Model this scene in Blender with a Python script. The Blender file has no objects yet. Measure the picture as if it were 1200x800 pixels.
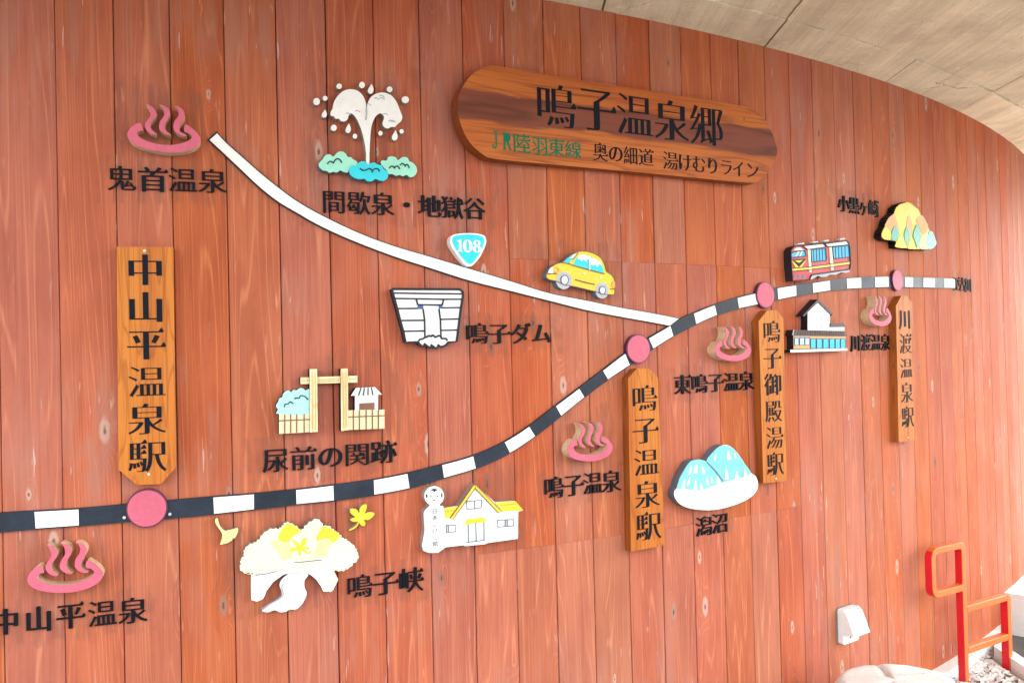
import bpy, math, random
import numpy as np
from mathutils import Vector, Matrix
from mathutils.geometry import delaunay_2d_cdt

R = math.radians
rng = random.Random(7)
scene = bpy.context.scene
COL = scene.collection
EYE = 1.635                      # camera height over the ground, metres

# ------------------------------------------------------------------ camera
cam_data = bpy.data.cameras.new('camera'); cam = bpy.data.objects.new('camera', cam_data); COL.objects.link(cam)
cam_data.sensor_width = 36.0; cam_data.lens = 1019.68 / 1200 * 36.0; cam_data.clip_start = .05; cam_data.clip_end = 3000
cam.matrix_world = Matrix.Translation((0, 0, EYE)) @ Matrix.Rotation(math.pi / 2 + .014533, 4, 'X') @ Matrix.Rotation(-.024476, 4, 'Z')
scene.camera = cam

# ------------------------------------------------------------------ sky, sun, exposure
SUN_AZ = 40.0        # direction towards the sun, degrees from +X towards +Y
SUN_EL = 46.0
world = bpy.data.worlds.new('World'); scene.world = world; world.use_nodes = True
wn = world.node_tree; bg = wn.nodes['Background']
sky = wn.nodes.new('ShaderNodeTexSky'); sky.sky_type = 'NISHITA'; sky.sun_disc = False
sky.sun_elevation = R(SUN_EL); sky.sun_rotation = R(90 - SUN_AZ); sky.dust_density = 3.0; sky.air_density = 1.0; sky.ozone_density = .6
hz = wn.nodes.new('ShaderNodeHueSaturation'); hz.inputs['Saturation'].default_value = .12      # hazy, whitish sky
wn.links.new(sky.outputs[0], hz.inputs['Color']); wn.links.new(hz.outputs[0], bg.inputs[0]); bg.inputs[1].default_value = .15
sun_data = bpy.data.lights.new('sun', 'SUN'); sun = bpy.data.objects.new('sun', sun_data); COL.objects.link(sun)
sun_data.energy = 1.5; sun_data.angle = R(10); sun_data.color = (1, .95, .86)
sdir = Vector((math.cos(R(SUN_EL)) * math.cos(R(SUN_AZ)), math.cos(R(SUN_EL)) * math.sin(R(SUN_AZ)), math.sin(R(SUN_EL))))
sun.rotation_euler = sdir.to_track_quat('Z', 'Y').to_euler()
vs = scene.view_settings; vs.view_transform = 'Standard'; vs.look = 'None'; vs.gamma = 1.0; vs.use_curve_mapping = False
vs.exposure = 2.95
scene.cycles.max_bounces = 4; scene.cycles.diffuse_bounces = 3; scene.cycles.glossy_bounces = 2
SLAB_OUT = 2.0       # how far the concrete slab reaches out from the wall, metres; unseen edge, set to shade the wall top

SHAPES = {
'road_top': [4248,23106,4382,22953,4521,22803,4670,22664,4825,22530,4980,22394,5133,22256,5287,22118,5444,21982,5604,21848,5767,21716,5932,21586,6099,21458,6269,21331,6443,21208,6623,21094,6809,20986,6999,20882,7192,20782,7388,20687,7587,20592,7787,20500,7991,20410,8197,20322,8405,20236,8616,20154,8831,20076,9049,20001,9269,19930,9493,19862,9719,19797,9948,19737,10180,19678,10413,19619,10648,19557,10884,19494,11121,19431,11361,19367,11602,19302,11845,19237,12090,19171,12337,19105,12586,19039,12837,18972,13091,18904,13346,18836,13603,18767,13862,18694,14123,18619,14386,18545,14653,18474,14925,18410,15202,18355,15485,18307,15772,18264,16063,18221,16356,18176,16650,18126,16948,18073,17249,18020,17553,17968,17862,17918,18176,17871,18494,17828,18816,17784,19142,17739,19472,17689,19805,17637,20142,17582,20483,17528],
'road_bot': [3983,22848,4130,22710,4277,22571,4425,22432,4572,22291,4720,22149,4868,22007,5016,21863,5164,21717,5315,21575,5471,21438,5632,21304,5799,21176,5971,21055,6150,20945,6337,20843,6523,20739,6709,20631,6896,20525,7088,20425,7285,20330,7484,20239,7686,20151,7891,20065,8098,19982,8308,19902,8521,19823,8735,19746,8951,19670,9169,19594,9390,19520,9612,19448,9838,19380,10067,19314,10297,19249,10529,19182,10762,19114,10996,19043,11233,18973,11471,18903,11712,18836,11956,18771,12204,18710,12454,18653,12708,18597,12964,18543,13223,18488,13484,18432,13746,18375,14011,18316,14278,18258,14548,18199,14821,18139,15096,18079,15373,18017,15653,17954,15937,17891,16224,17832,16515,17776,16811,17725,17111,17676,17416,17629,17724,17581,18035,17533,18350,17487,18670,17440,18993,17393,19321,17343,19652,17292,19987,17239],
'rail_top': [-1815,12371,-1651,12380,-1487,12386,-1322,12388,-1156,12387,-990,12385,-823,12382,-655,12380,-487,12378,-318,12375,-148,12372,22,12370,192,12368,364,12367,536,12368,708,12370,882,12374,1056,12378,1230,12382,1405,12387,1582,12391,1758,12394,1936,12397,2115,12400,2294,12403,2474,12406,2655,12409,2836,12413,3019,12416,3202,12420,3386,12423,3571,12426,3757,12429,3944,12430,4132,12431,4321,12431,4511,12431,4702,12431,4894,12432,5087,12435,5280,12438,5475,12442,5671,12446,5868,12452,6065,12457,6264,12464,6464,12470,6665,12478,6867,12486,7070,12495,7275,12504,7481,12514,7687,12524,7896,12533,8105,12544,8316,12557,8527,12571,8740,12589,8953,12608,9168,12630,9384,12654,9601,12680,9819,12709,10038,12741,10258,12775,10479,12812,10701,12850,10925,12889,11151,12928,11378,12967,11607,13009,11835,13058,12061,13116,12288,13180,12514,13251,12740,13328,12963,13413,13184,13506,13403,13607,13619,13715,13834,13829,14048,13947,14260,14069,14471,14197,14681,14328,14893,14461,15108,14592,15325,14723,15544,14854,15766,14987,15989,15120,16214,15254,16441,15388,16670,15524,16901,15661,17132,15800,17364,15942,17599,16085,17838,16226,18085,16361,18339,16491,18598,16619,18863,16746,19131,16871,19405,16994,19683,17116,19963,17240,20241,17373,20525,17503,20827,17613,21139,17714,21454,17816,21775,17917,22103,18013,22439,18104,22782,18188,23133,18268,23491,18345,23856,18419,24228,18489,24607,18559,24992,18631,25384,18703,25785,18768,26196,18822,26617,18872,27046,18921,27483,18969,27930,19019,28386,19073,28851,19130,29327,19185,29816,19237,30317,19286,30831,19325,31360,19358,31903,19391,32461,19423,33035,19451,33627,19474,34237,19494,34867,19512,35519,19527,36194,19542,36894,19557,37623,19572,38383,19588,39176,19604,40008,19621,40882,19641],
'rail_bot': [-1822,11842,-1658,11846,-1493,11849,-1328,11853,-1162,11856,-996,11859,-829,11861,-661,11863,-493,11863,-324,11863,-154,11861,17,11860,188,11859,359,11858,532,11859,705,11861,878,11863,1052,11865,1227,11868,1403,11871,1580,11873,1757,11875,1935,11876,2114,11876,2294,11876,2474,11876,2656,11876,2838,11876,3021,11877,3205,11878,3389,11880,3575,11883,3761,11887,3948,11892,4136,11897,4325,11904,4514,11911,4705,11918,4897,11925,5090,11932,5283,11940,5478,11948,5674,11956,5870,11965,6068,11972,6268,11979,6468,11984,6670,11987,6873,11990,7077,11993,7282,11998,7488,12005,7696,12013,7904,12023,8114,12034,8325,12046,8537,12061,8750,12077,8964,12094,9180,12112,9397,12133,9614,12158,9832,12188,10050,12225,10268,12268,10487,12315,10707,12363,10929,12409,11153,12452,11381,12492,11609,12534,11838,12580,12066,12635,12293,12697,12520,12766,12747,12841,12972,12923,13195,13012,13416,13108,13634,13212,13850,13324,14064,13441,14278,13561,14491,13686,14701,13817,14911,13951,15122,14086,15335,14221,15551,14356,15768,14493,15987,14630,16209,14766,16435,14902,16663,15038,16895,15173,17131,15306,17372,15436,17619,15563,17870,15688,18123,15815,18376,15946,18629,16082,18885,16218,19145,16353,19411,16486,19682,16617,19958,16745,20242,16870,20532,16990,20830,17106,21134,17218,21444,17329,21760,17439,22082,17545,22414,17641,22757,17725,23110,17802,23469,17872,23837,17937,24212,17995,24594,18054,24981,18120,25373,18187,25774,18253,26183,18317,26601,18379,27028,18438,27464,18494,27909,18549,28365,18604,28831,18659,29308,18708,29798,18751,30300,18789,30816,18823,31345,18853,31889,18884,32447,18913,33023,18939,33616,18962,34227,18982,34859,19001,35512,19019,36190,19036,36893,19053,37624,19070,38387,19088,39184,19108,40020,19130,40898,19153],
'rail_div': [6.82,7,13.26,13.31,33.06,33.12,39.01,38.95,45.22,45.22,50.69,50.67,56.68,56.66,61.63,61.9,66.9,67.16,71.58,71.98,76.62,77.51,80.83,81.88,85.77,86.75,90,91.05,94.38,95.4,98.46,99.15,102.62,103.38,106.24,106.76,110.18,110.56,113.41,113.83,116.95,117.21,119.91,120.14,122.98,123.08,125.7,125.75,128.16,128.28,130.68,130.74,133.19,133.24,135.28,135.3,137.35,137.37,139.26,139.29,141.75,141.71,142.88,142.83,144.44,144.39,146.06,146.01,147.5,147.44,148.98,148.98],
'discs': [0.2173,1.2234,0.0548,1.8519,1.6429,0.0525,2.4995,1.8449,0.0525,3.4528,1.9317,0.0488],
'board1': [1526,19632,3006,19643,2978,13374,2563,12918,1942,12943,1479,13399],
'board2': [17878,15400,18276,15726,18802,15711,19193,15385,19298,9343,17810,9307],
'board3': [24320,17392,24822,17830,25392,17834,25758,17512,25681,11046,24324,11081],
'board4': [33912,18109,34427,18588,34957,18580,35464,18233,35221,11932,33789,11932],
'onsen_0': [0.1719,0.5909,0.0707,0.5132,0.0171,0.4141,0.0,0.3296,0.0178,0.2404,0.0732,0.1556,0.179,0.0828,0.3046,0.0359,0.4691,0.0026,0.6223,0.0,0.7769,0.0364,0.894,0.0982,0.9664,0.1765,1.0,0.2704,0.9945,0.3599,0.9501,0.4547,0.8733,0.5536,0.7964,0.6129,0.7755,0.4782,0.8396,0.4361,0.8843,0.375,0.8706,0.3178,0.8052,0.2483,0.6885,0.1862,0.5729,0.1594,0.4327,0.1635,0.2937,0.2024,0.1935,0.2646,0.1378,0.34,0.1347,0.3984,0.1702,0.4285,0.2144,0.4458],
'onsen_1': [0.2644,0.9923,0.3272,0.9555,0.3834,0.8805,0.4016,0.8004,0.3816,0.7153,0.3364,0.6336,0.31,0.5399,0.3283,0.4695,0.3969,0.3728,0.3713,0.3529,0.3084,0.3848,0.2525,0.4699,0.2408,0.5587,0.2669,0.6426,0.3123,0.7436,0.3133,0.8406,0.289,0.931],
'onsen_2': [0.4419,1.0,0.518,0.9712,0.5748,0.9056,0.5866,0.8162,0.56,0.7218,0.5206,0.6292,0.5105,0.5232,0.5377,0.4415,0.5945,0.3753,0.5497,0.3716,0.4863,0.4094,0.4362,0.4843,0.4307,0.563,0.4509,0.6578,0.4966,0.7592,0.5039,0.8461,0.4794,0.9369],
'onsen_3': [0.6463,0.9947,0.7103,0.9771,0.7675,0.9112,0.7886,0.83,0.7746,0.7336,0.7321,0.6311,0.7118,0.5357,0.7237,0.4557,0.8067,0.3856,0.7742,0.3606,0.691,0.4013,0.6342,0.4873,0.6288,0.5858,0.6492,0.681,0.6951,0.7731,0.7027,0.8702,0.6779,0.9517],
'onsen_box': [0.186,0.3792,2.234,2.3698,-0.0819,0.1031,1.0135,1.1493,1.531,1.7113,1.2607,1.3951,2.1901,2.381,1.5878,1.72,3.1566,3.3401,1.7193,1.8523],
'gey_plume': [8609,22324,8608,22682,8578,22948,8518,23257,8434,23520,8305,23778,8174,23878,8097,23805,8059,23691,7969,23617,7859,23618,7795,23684,7698,23676,7643,23747,7556,23762,7545,23872,7604,23965,7652,24168,7766,24377,7945,24549,8168,24627,8390,24598,8544,24469,8630,24275,8653,24075,8697,24236,8791,24424,8976,24563,9206,24620,9434,24560,9593,24406,9681,24209,9747,24033,9791,23900,9741,23759,9622,23658,9550,23571,9411,23551,9318,23498,9204,23534,9147,23643,9186,23759,9198,23873,9099,23955,8961,23876,8842,23664,8778,23411,8743,23050,8716,22689,8699,22329],
'gey_drop0': [7920,24711,7911,24674,7887,24642,7853,24623,7816,24619,7783,24633,7760,24660,7753,24696,7762,24733,7786,24764,7820,24784,7857,24787,7890,24774,7913,24747],
'gey_drop1': [8636,24818,8626,24774,8599,24736,8561,24713,8520,24709,8483,24725,8458,24758,8450,24801,8460,24845,8486,24883,8524,24906,8566,24910,8603,24894,8628,24861],
'gey_drop2': [9510,24766,9500,24726,9473,24692,9436,24671,9395,24668,9359,24681,9334,24710,9326,24749,9336,24789,9362,24822,9399,24843,9440,24847,9477,24833,9501,24804],
'gey_drop3': [10041,24487,10028,24438,9993,24397,9944,24371,9890,24366,9842,24383,9809,24418,9798,24465,9811,24514,9846,24555,9895,24581,9949,24586,9997,24570,10030,24534],
'gey_drop4': [7241,24181,7230,24133,7201,24092,7160,24067,7116,24064,7076,24082,7049,24118,7040,24165,7051,24213,7079,24254,7120,24278,7165,24282,7205,24264,7232,24228],
'gey_drop5': [7474,24303,7465,24269,7444,24241,7414,24223,7380,24221,7351,24233,7330,24257,7324,24290,7332,24323,7353,24352,7383,24369,7417,24372,7447,24360,7467,24335],
'gey_drop6': [7732,23415,7722,23373,7697,23338,7660,23317,7619,23314,7584,23330,7559,23361,7551,23402,7561,23444,7587,23479,7623,23500,7664,23503,7700,23487,7724,23456],
'gey_drop7': [8361,23202,8354,23169,8334,23140,8306,23123,8275,23121,8247,23134,8229,23160,8223,23192,8230,23226,8250,23255,8278,23271,8309,23274,8336,23261,8355,23235],
'gey_drop8': [9158,23356,9151,23323,9132,23296,9104,23280,9075,23277,9048,23290,9030,23314,9024,23346,9032,23378,9051,23405,9078,23422,9108,23424,9134,23412,9152,23387],
'gey_drop9': [9842,23463,9835,23432,9815,23405,9787,23390,9757,23387,9730,23399,9711,23422,9705,23452,9713,23483,9732,23509,9760,23525,9791,23528,9818,23516,9836,23493],
'gey_drop10': [8843,24870,8895,24761,8903,24664,8852,24578,8776,24563,8723,24623,8747,24723,8803,24801],
'gey_drop11': [7389,23951,7435,23862,7443,23783,7398,23713,7331,23701,7284,23750,7305,23831,7354,23895],
'gey_drop12': [8111,23581,8157,23473,8165,23377,8119,23293,8051,23280,8003,23341,8025,23439,8075,23515],
'gey_drop13': [9578,23479,9632,23362,9640,23258,9588,23168,9510,23154,9456,23219,9480,23324,9538,23406],
'gey_bush0': [7146,22216,7178,22305,7244,22366,7311,22467,7400,22560,7508,22567,7594,22506,7661,22577,7751,22662,7883,22679,7983,22619,8034,22534,8144,22518,8210,22455,8298,22416,8349,22308,8204,22210,8069,22114,8023,22044,7891,22059,7804,22099,7693,22026,7584,22042,7475,22006,7389,22054,7281,22070,7196,22131],
'gey_bush1': [9064,22396,9112,22489,9249,22489,9297,22592,9413,22631,9551,22608,9619,22522,9714,22596,9808,22639,9925,22624,9983,22523,10086,22484,10178,22398,10232,22287,10220,22172,10146,22062,10004,22008,9888,22074,9770,22031,9655,22061,9538,22027,9424,22079,9308,22072,9242,22181,9152,22266],
'gey_pool': [8069,22104,8107,22217,8196,22267,8285,22250,8354,22343,8467,22408,8601,22394,8644,22316,8735,22366,8871,22388,8960,22335,9074,22320,9140,22211,9230,22149,9282,22039,9247,21924,9131,21842,8995,21843,8882,21882,8768,21809,8632,21801,8522,21871,8387,21846,8254,21870,8145,21931,8080,22016],
'gey_l0': [7415,22266,7451,22326,7504,22355,7560,22341,7599,22299],
'gey_l1': [7590,22299,7644,22399,7724,22448,7802,22417,7853,22332],
'gey_l2': [9326,22254,9392,22317,9466,22308,9501,22251],
'gey_l3': [9492,22251,9545,22326,9623,22318,9668,22243],
'gey_l4': [9671,22366,9756,22431,9830,22376,9857,22346],
'gey_l5': [9838,22331,9877,22402,9942,22383,9978,22294],
'gey_l6': [8395,22190,8483,22128,8595,22143,8641,22173,8709,22195,8766,22144],
'gey_l7': [8765,22077,8821,22170,8903,22206,8966,22192,9010,22123],
'gey_l8': [8649,24097,8649,23895,8622,23713],
'shield': [11286,20049,11337,20195,11503,20263,11879,20305,12214,20302,12472,20244,12541,20110,12521,19962,12425,19749,12283,19515,12076,19291,11952,19226,11830,19245,11700,19356,11487,19621,11318,19885],
'shield_face': [11356,20061,11402,20166,11524,20222,11878,20261,12213,20256,12414,20200,12468,20097,12442,19960,12310,19683,12124,19428,12021,19332,11953,19303,11865,19329,11725,19461,11511,19714,11389,19928],
'car_body': [14730,18899,14712,19025,14791,19122,14856,19232,14966,19302,15138,19388,15359,19448,15551,19590,15745,19719,15971,19817,16197,19849,16456,19824,16684,19762,16879,19656,16991,19533,17069,19367,17130,19172,17295,19077,17426,18953,17462,18812,17455,18586,17460,18417,17390,18351,17188,18358,16905,18369,16627,18458,16255,18529,15713,18632,15399,18669,15090,18793,14844,18833],
'car_wheel0': [15709,18825,15699,18757,15674,18693,15635,18635,15584,18587,15524,18550,15457,18527,15388,18519,15319,18525,15254,18547,15197,18582,15149,18629,15114,18685,15094,18748,15088,18815,15097,18881,15122,18945,15160,19003,15210,19051,15270,19088,15336,19112,15405,19121,15474,19115,15540,19094,15598,19059,15646,19012,15682,18955,15703,18892],
'car_wheel1': [17203,18498,17194,18435,17171,18374,17137,18319,17091,18273,17038,18239,16979,18217,16917,18210,16856,18216,16799,18237,16748,18270,16706,18315,16675,18369,16656,18429,16652,18492,16660,18555,16682,18616,16717,18670,16761,18716,16814,18751,16873,18773,16935,18781,16996,18775,17054,18754,17105,18721,17148,18676,17179,18623,17198,18562],
'car_hub0': [15554,18836,15550,18800,15538,18767,15521,18736,15497,18711,15470,18691,15440,18679,15408,18675,15377,18678,15347,18690,15321,18708,15300,18733,15284,18763,15274,18796,15272,18831,15276,18867,15288,18900,15305,18931,15328,18956,15356,18975,15386,18988,15417,18992,15449,18989,15478,18978,15505,18959,15526,18934,15542,18905,15552,18871],
'car_hub1': [17052,18502,17048,18472,17038,18444,17023,18418,17003,18396,16979,18380,16953,18370,16925,18366,16898,18369,16872,18379,16849,18395,16831,18416,16817,18441,16809,18469,16807,18499,16811,18529,16821,18558,16836,18583,16856,18605,16880,18621,16906,18631,16933,18635,16961,18632,16986,18623,17009,18607,17028,18586,17042,18561,17050,18532],
'car_lamp': [14797,19117,14855,19210,14964,19248,14998,19153,14974,19058,14820,19057],
'car_lampb': [15201,19171,15193,19143,15174,19118,15146,19099,15111,19089,15074,19088,15040,19097,15013,19115,14995,19139,14990,19167,14997,19195,15016,19220,15044,19239,15079,19249,15116,19250,15150,19241,15177,19223,15195,19199],
'car_shield': [15365,19443,15551,19582,15744,19692,15944,19764,15772,19555,15618,19400],
'car_shieldw': [15620,19578,15763,19687,15963,19770,15791,19566,15726,19609],
'car_win0': [15792,19368,15900,19558,16016,19694,16161,19724,16426,19676,16449,19574,16412,19217,15797,19341],
'car_win0w': [15952,19610,16016,19694,16161,19724,16426,19676,16447,19532,16368,19599,16290,19472,16195,19567,16106,19487,16028,19576,15973,19547],
'car_win1': [16489,19617,16679,19594,16873,19479,16974,19308,17020,19085,16454,19212],
'car_win1w': [16489,19617,16679,19594,16873,19479,16943,19364,16838,19422,16736,19308,16656,19398,16573,19349,16476,19413],
'car_mirror': [15625,19414,15669,19497,15739,19532,15785,19473,15750,19362,15670,19338],
'car_handle0': [16127,19108,16240,19124,16293,19056,16189,19026],
'car_handle1': [16825,18991,16925,19013,16972,18930,16856,18914],
'car_tail': [17335,18754,17371,18816,17455,18806,17455,18592,17348,18607,17309,18655],
'car_l0': [15847,18854,16230,18769,16625,18700],
'car_l1': [16452,19671,16421,19198],
'car_l2': [17262,18550,17454,18552],
'car_l3': [14733,19026,15005,19045,15113,19033],
'car_l4': [15327,19433,15609,19391,15797,19335,16405,19206,17027,19080],
'car_l5': [15772,19555,15970,19776],
'dam_base': [9324,18474,11578,18478,11659,18411,11680,18308,11596,17889,11421,16801,11124,16776,11060,16691,10913,16632,10834,16670,10720,16590,10610,16668,10497,16616,10373,16718,10276,16656,10168,16743,10147,16804,9732,16799,9662,17138,9563,17500,9479,17862,9394,18177,9346,18357],
'dam_l0': [9333,18348,10475,18336,11657,18333],
'dam_l1': [9403,18177,10108,18170,11015,18157,11653,18162],
'dam_l2': [9494,17862,10163,17866],
'dam_l3': [10944,17884,11596,17889],
'dam_l4': [9584,17488,10353,17489],
'dam_l5': [10896,17515,11531,17527],
'dam_l6': [9672,17150,10358,17154],
'dam_l7': [10894,17163,11467,17169],
'dam_l8': [10107,18164,10150,17982],
'dam_l9': [11015,18151,10962,17967],
'dam_l10': [10150,17982,10962,17973],
'dam_l11': [10327,17845,10366,17495,10365,16947],
'dam_l12': [10853,17844,10893,17491,10896,16970],
'dam_l13': [10155,16844,10203,16888,10298,16905,10362,16947,10426,16958,10481,17000,10563,16980,10628,17016,10712,16948,10810,16995,10889,16970,10926,16902,11049,16900,11112,16837],
'dam_l14': [10374,16764,10315,16704],
'dam_l15': [10595,16724,10546,16676],
'dam_l16': [10819,16720,10773,16659],
'dam_p0': [10150,17982,10330,17976,10330,17839,10154,17857],
'dam_p1': [10843,17970,10972,17963,10957,17881,10859,17841],
'dam_edge': [9324,18474,11578,18478,11659,18411,11680,18308,11596,17889,11421,16801,11124,16776,11060,16691,10913,16632,10834,16670,10720,16590,10610,16668,10497,16616,10373,16718,10276,16656,10168,16743,10147,16804,9732,16799,9662,17138,9563,17500,9479,17862,9394,18177,9346,18357,9324,18474],
'gate_post0': [6747,16052,6967,16046,6945,14165,6720,14155],
'gate_post1': [7673,16035,7890,16037,7863,14164,7646,14144],
'gate_beam': [6478,15809,8190,15808,8181,15598,6474,15608],
'gate_fence0': [5837,14744,6745,14723,6733,14159,5825,14155],
'gate_fence1': [7874,14760,9009,14730,8996,14143,7861,14160],
'gate_bush': [5770,15039,5823,15112,5850,15200,5937,15241,5965,15328,6044,15414,6144,15424,6199,15373,6261,15441,6361,15429,6436,15484,6550,15475,6623,15414,6746,15414,6736,14719,5828,14744,5792,14839,5810,14891,5760,14951],
'gate_roof': [7972,15199,8133,15435,8726,15436,8940,15197],
'gate_hut': [8102,15202,8821,15191,8810,14729,8092,14745],
'gate_open': [8230,14958,8703,14961,8698,14744,8225,14757],
'gate_l0': [6000,14732,5989,14164],
'gate_l1': [6173,14728,6162,14168],
'gate_l2': [6347,14724,6335,14172],
'gate_l3': [6565,14718,6554,14169],
'gate_l4': [5833,14545,6737,14544],
'gate_l5': [8043,14752,8030,14159],
'gate_l6': [8227,14748,8214,14158],
'gate_l7': [8434,14743,8421,14156],
'gate_l8': [8629,14739,8616,14155],
'gate_l9': [8816,14734,8803,14153],
'gate_l10': [7870,14555,9005,14545],
'gate_r0': [8288,15429,8204,15203],
'gate_r1': [8394,15425,8352,15201],
'gate_r2': [8505,15425,8500,15205],
'gate_r3': [8612,15426,8649,15203],
'gate_r4': [5991,14941,6019,15028,6106,15038,6167,15098,6253,15041],
'gate_r5': [6290,15173,6335,15207,6430,15189,6467,15264,6589,15241,6683,15134],
'gate_g0': [6815,15961,6797,14258],
'gate_g1': [6903,15958,6889,14231],
'gate_g2': [7738,15933,7724,14230],
'gate_g3': [7829,15939,7806,14249],
'gate_h0': [6519,15709,6739,15711],
'gate_h1': [7004,15706,7655,15743],
'gate_h2': [7025,15647,7631,15685],
'gate_h3': [7931,15707,8156,15713],
'gorge_base': [4834,10147,4763,10152,4727,10219,4654,10248,4652,10328,4646,10399,4693,10445,4645,10496,4687,10546,4705,10624,4774,10658,4746,10710,4785,10748,4748,10802,4797,10837,4820,10918,4896,10949,4941,11006,5013,10988,5062,11034,5130,11027,5154,11099,5229,11099,5238,11188,5310,11233,5361,11307,5450,11322,5515,11388,5608,11368,5692,11384,5766,11333,5785,11392,5847,11387,5855,11441,5908,11453,5912,11512,5969,11519,6034,11534,6088,11488,6163,11480,6207,11415,6295,11389,6326,11301,6386,11291,6405,11231,6424,11291,6487,11286,6503,11378,6591,11400,6636,11488,6736,11490,6791,11557,6880,11539,6955,11522,6981,11447,7045,11396,7052,11315,7118,11340,7184,11303,7273,11294,7306,11207,7367,11206,7381,11144,7437,11136,7456,11081,7519,11081,7531,11018,7601,10982,7592,10907,7652,10917,7674,10857,7739,10873,7757,10806,7847,10768,7902,10686,7985,10640,8005,10549,8061,10511,8045,10450,8093,10409,8086,10350,8116,10267,8061,10205,8026,10120,7932,10114,7909,10027,7824,10000,7775,9944,7697,9951,7647,9891,7570,9924,7482,9906,7404,9964,7359,9928,7313,9971,7267,9929,7221,9977,7176,9950,7129,9984,7085,9941,7038,9991,6994,9951,6947,9998,6903,9956,6857,10004,6812,9976,6766,10011,6722,9968,6676,10017,6632,9989,6586,10024,6542,9998,6496,10030,6452,9987,6407,10037,6363,9993,6318,10043,6274,9999,6229,10050,6185,10015,6140,10056,6096,10026,6051,10062,6008,10038,5963,10069,5920,10030,5875,10075,5832,10035,5787,10081,5744,10038,5699,10087,5656,10057,5612,10093,5569,10065,5524,10100,5482,10061,5437,10106,5395,10064,5351,10112,5308,10066,5264,10118,5221,10091,5177,10124,5135,10089,5091,10130,5049,10086,5005,10136,4963,10102,7326,9973,7313,9369,7163,9346,7019,9363,6961,9516,6822,9739,6682,9880,6582,9953,6099,10036,5859,9993,5578,9821,5376,9580,5274,9348,4950,9359,4957,10114],
'gorge_bridge': [4957,10102,5544,10090,6261,10113,7325,9960,7313,9369,7163,9346,7019,9363,6961,9516,6822,9739,6682,9880,6582,9953,6099,10036,5859,9993,5578,9821,5376,9580,5274,9348,4950,9359],
'gorge_stream': [6107,10014,6591,9919,6486,9740,6481,9534,6539,9362,6495,9201,6369,9010,6206,8907,6045,8928,5924,8882,5764,8881,5607,8962,5409,8926,5245,8987,5372,9073,5652,9222,5814,9367,5797,9532,5761,9701,5844,9855,5986,9962],
'gorge_y0': [5741,11090,5755,11151,5793,11197,5804,11260,5845,11305,5878,11360,5927,11400,5954,11460,6008,11495,6062,11484,6108,11451,6162,11441,6207,11407,6258,11375,6286,11321,6334,11287,6365,11235,6312,11178,6242,11144,6208,11099,6160,11070,6130,11020,6078,10995,6024,10957,5957,10946,5883,10972,5819,11021,5771,11043],
'gorge_y1': [6813,10881,6823,10926,6853,10960,6862,11006,6893,11039,6898,11087,6933,11118,6952,11174,6996,11212,7019,11266,7060,11306,7115,11298,7162,11265,7218,11257,7265,11224,7316,11199,7354,11155,7407,11134,7442,11087,7493,11061,7531,11018,7533,10963,7508,10915,7474,10876,7424,10861,7389,10822,7339,10807,7288,10843,7258,10899,7206,10934,7177,10990,7100,10950,7011,10944,6966,10917,6912,10913,6868,10882],
'gorge_p0': [5522,11009,5574,11029,5631,11015,5684,11032,5740,11020,5800,11013,5848,10973,5906,10959,5957,10925,6005,10902,6036,10856,6083,10831,6114,10786,6122,10729,6099,10678,6102,10622,6083,10570,6092,10513,6068,10463,6020,10443,5967,10453,5920,10430,5868,10443,5830,10488,5817,10544,5780,10589,5766,10644,5726,10688,5715,10745,5669,10779,5650,10833,5609,10870,5586,10921,5541,10955],
'gorge_p1': [6841,10671,6856,10720,6898,10748,6912,10797,6954,10825,6971,10873,7010,10903,7058,10930,7114,10934,7162,10960,7218,10965,7263,10934,7289,10885,7334,10854,7360,10805,7319,10755,7265,10721,7224,10670,7170,10637,7176,10580,7147,10535,7150,10479,7124,10433,7070,10420,7014,10431,6961,10416,6905,10429,6852,10409,6795,10427,6790,10492,6818,10549,6813,10614],
'gorge_c0': [6079,11016,6108,11062,6160,11080,6191,11125,6242,11144,6298,11173,6364,11169,6420,11198,6485,11195,6551,11197,6606,11156,6671,11155,6728,11118,6775,11084,6791,11028,6836,10992,6855,10939,6865,10890,6837,10851,6841,10803,6819,10763,6822,10715,6800,10675,6809,10608,6777,10553,6778,10488,6754,10431,6709,10410,6661,10435,6616,10416,6568,10439,6523,10420,6476,10443,6430,10432,6383,10447,6338,10434,6291,10451,6246,10431,6199,10455,6154,10440,6108,10458,6087,10507,6103,10555,6087,10603,6098,10651,6082,10700,6093,10747,6073,10815,6086,10882,6063,10949],
'gorge_leaf': [6159,11008,6298,10912,6356,10803,6420,10982,6543,11024,6540,10867,6477,10791,6598,10737,6629,10684,6495,10673,6594,10572,6657,10628,6676,10563,6553,10551,6394,10675,6371,10533,6311,10552,6273,10688,6131,10641,6072,10688,6093,10747,6255,10793,6177,10903],
'gorge_l0': [5073,10073,5386,10079,5663,10117],
'gorge_l1': [6185,10319,6589,10316,6998,10313],
'gorge_l2': [5841,9712,5826,9570,5862,9402,5732,9274,5492,9160,5312,9040],
'ginkgo': [3999,11784,4033,11811,4067,11784,4082,11686,4133,11561,4242,11435,4351,11441,4466,11451,4573,11481,4620,11461,4603,11337,4509,11180,4433,11220,4457,11149,4325,11071,4210,11052,4114,11041,4154,11158,4179,11256,4168,11377,4066,11547,4002,11673],
'maple': [8165,11595,8110,11697,8012,11747,7915,11756,7889,11717,7911,11609,8007,11519,8043,11487,7941,11460,7883,11414,7971,11352,8061,11340,8122,11342,8084,11260,7992,11187,7852,11127,7868,11093,8007,11137,8107,11217,8159,11318,8182,11258,8263,11193,8338,11211,8348,11292,8300,11378,8432,11365,8550,11420,8644,11534,8537,11593,8404,11594,8334,11563,8390,11697,8401,11827,8360,11855,8260,11823,8184,11732],
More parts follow.
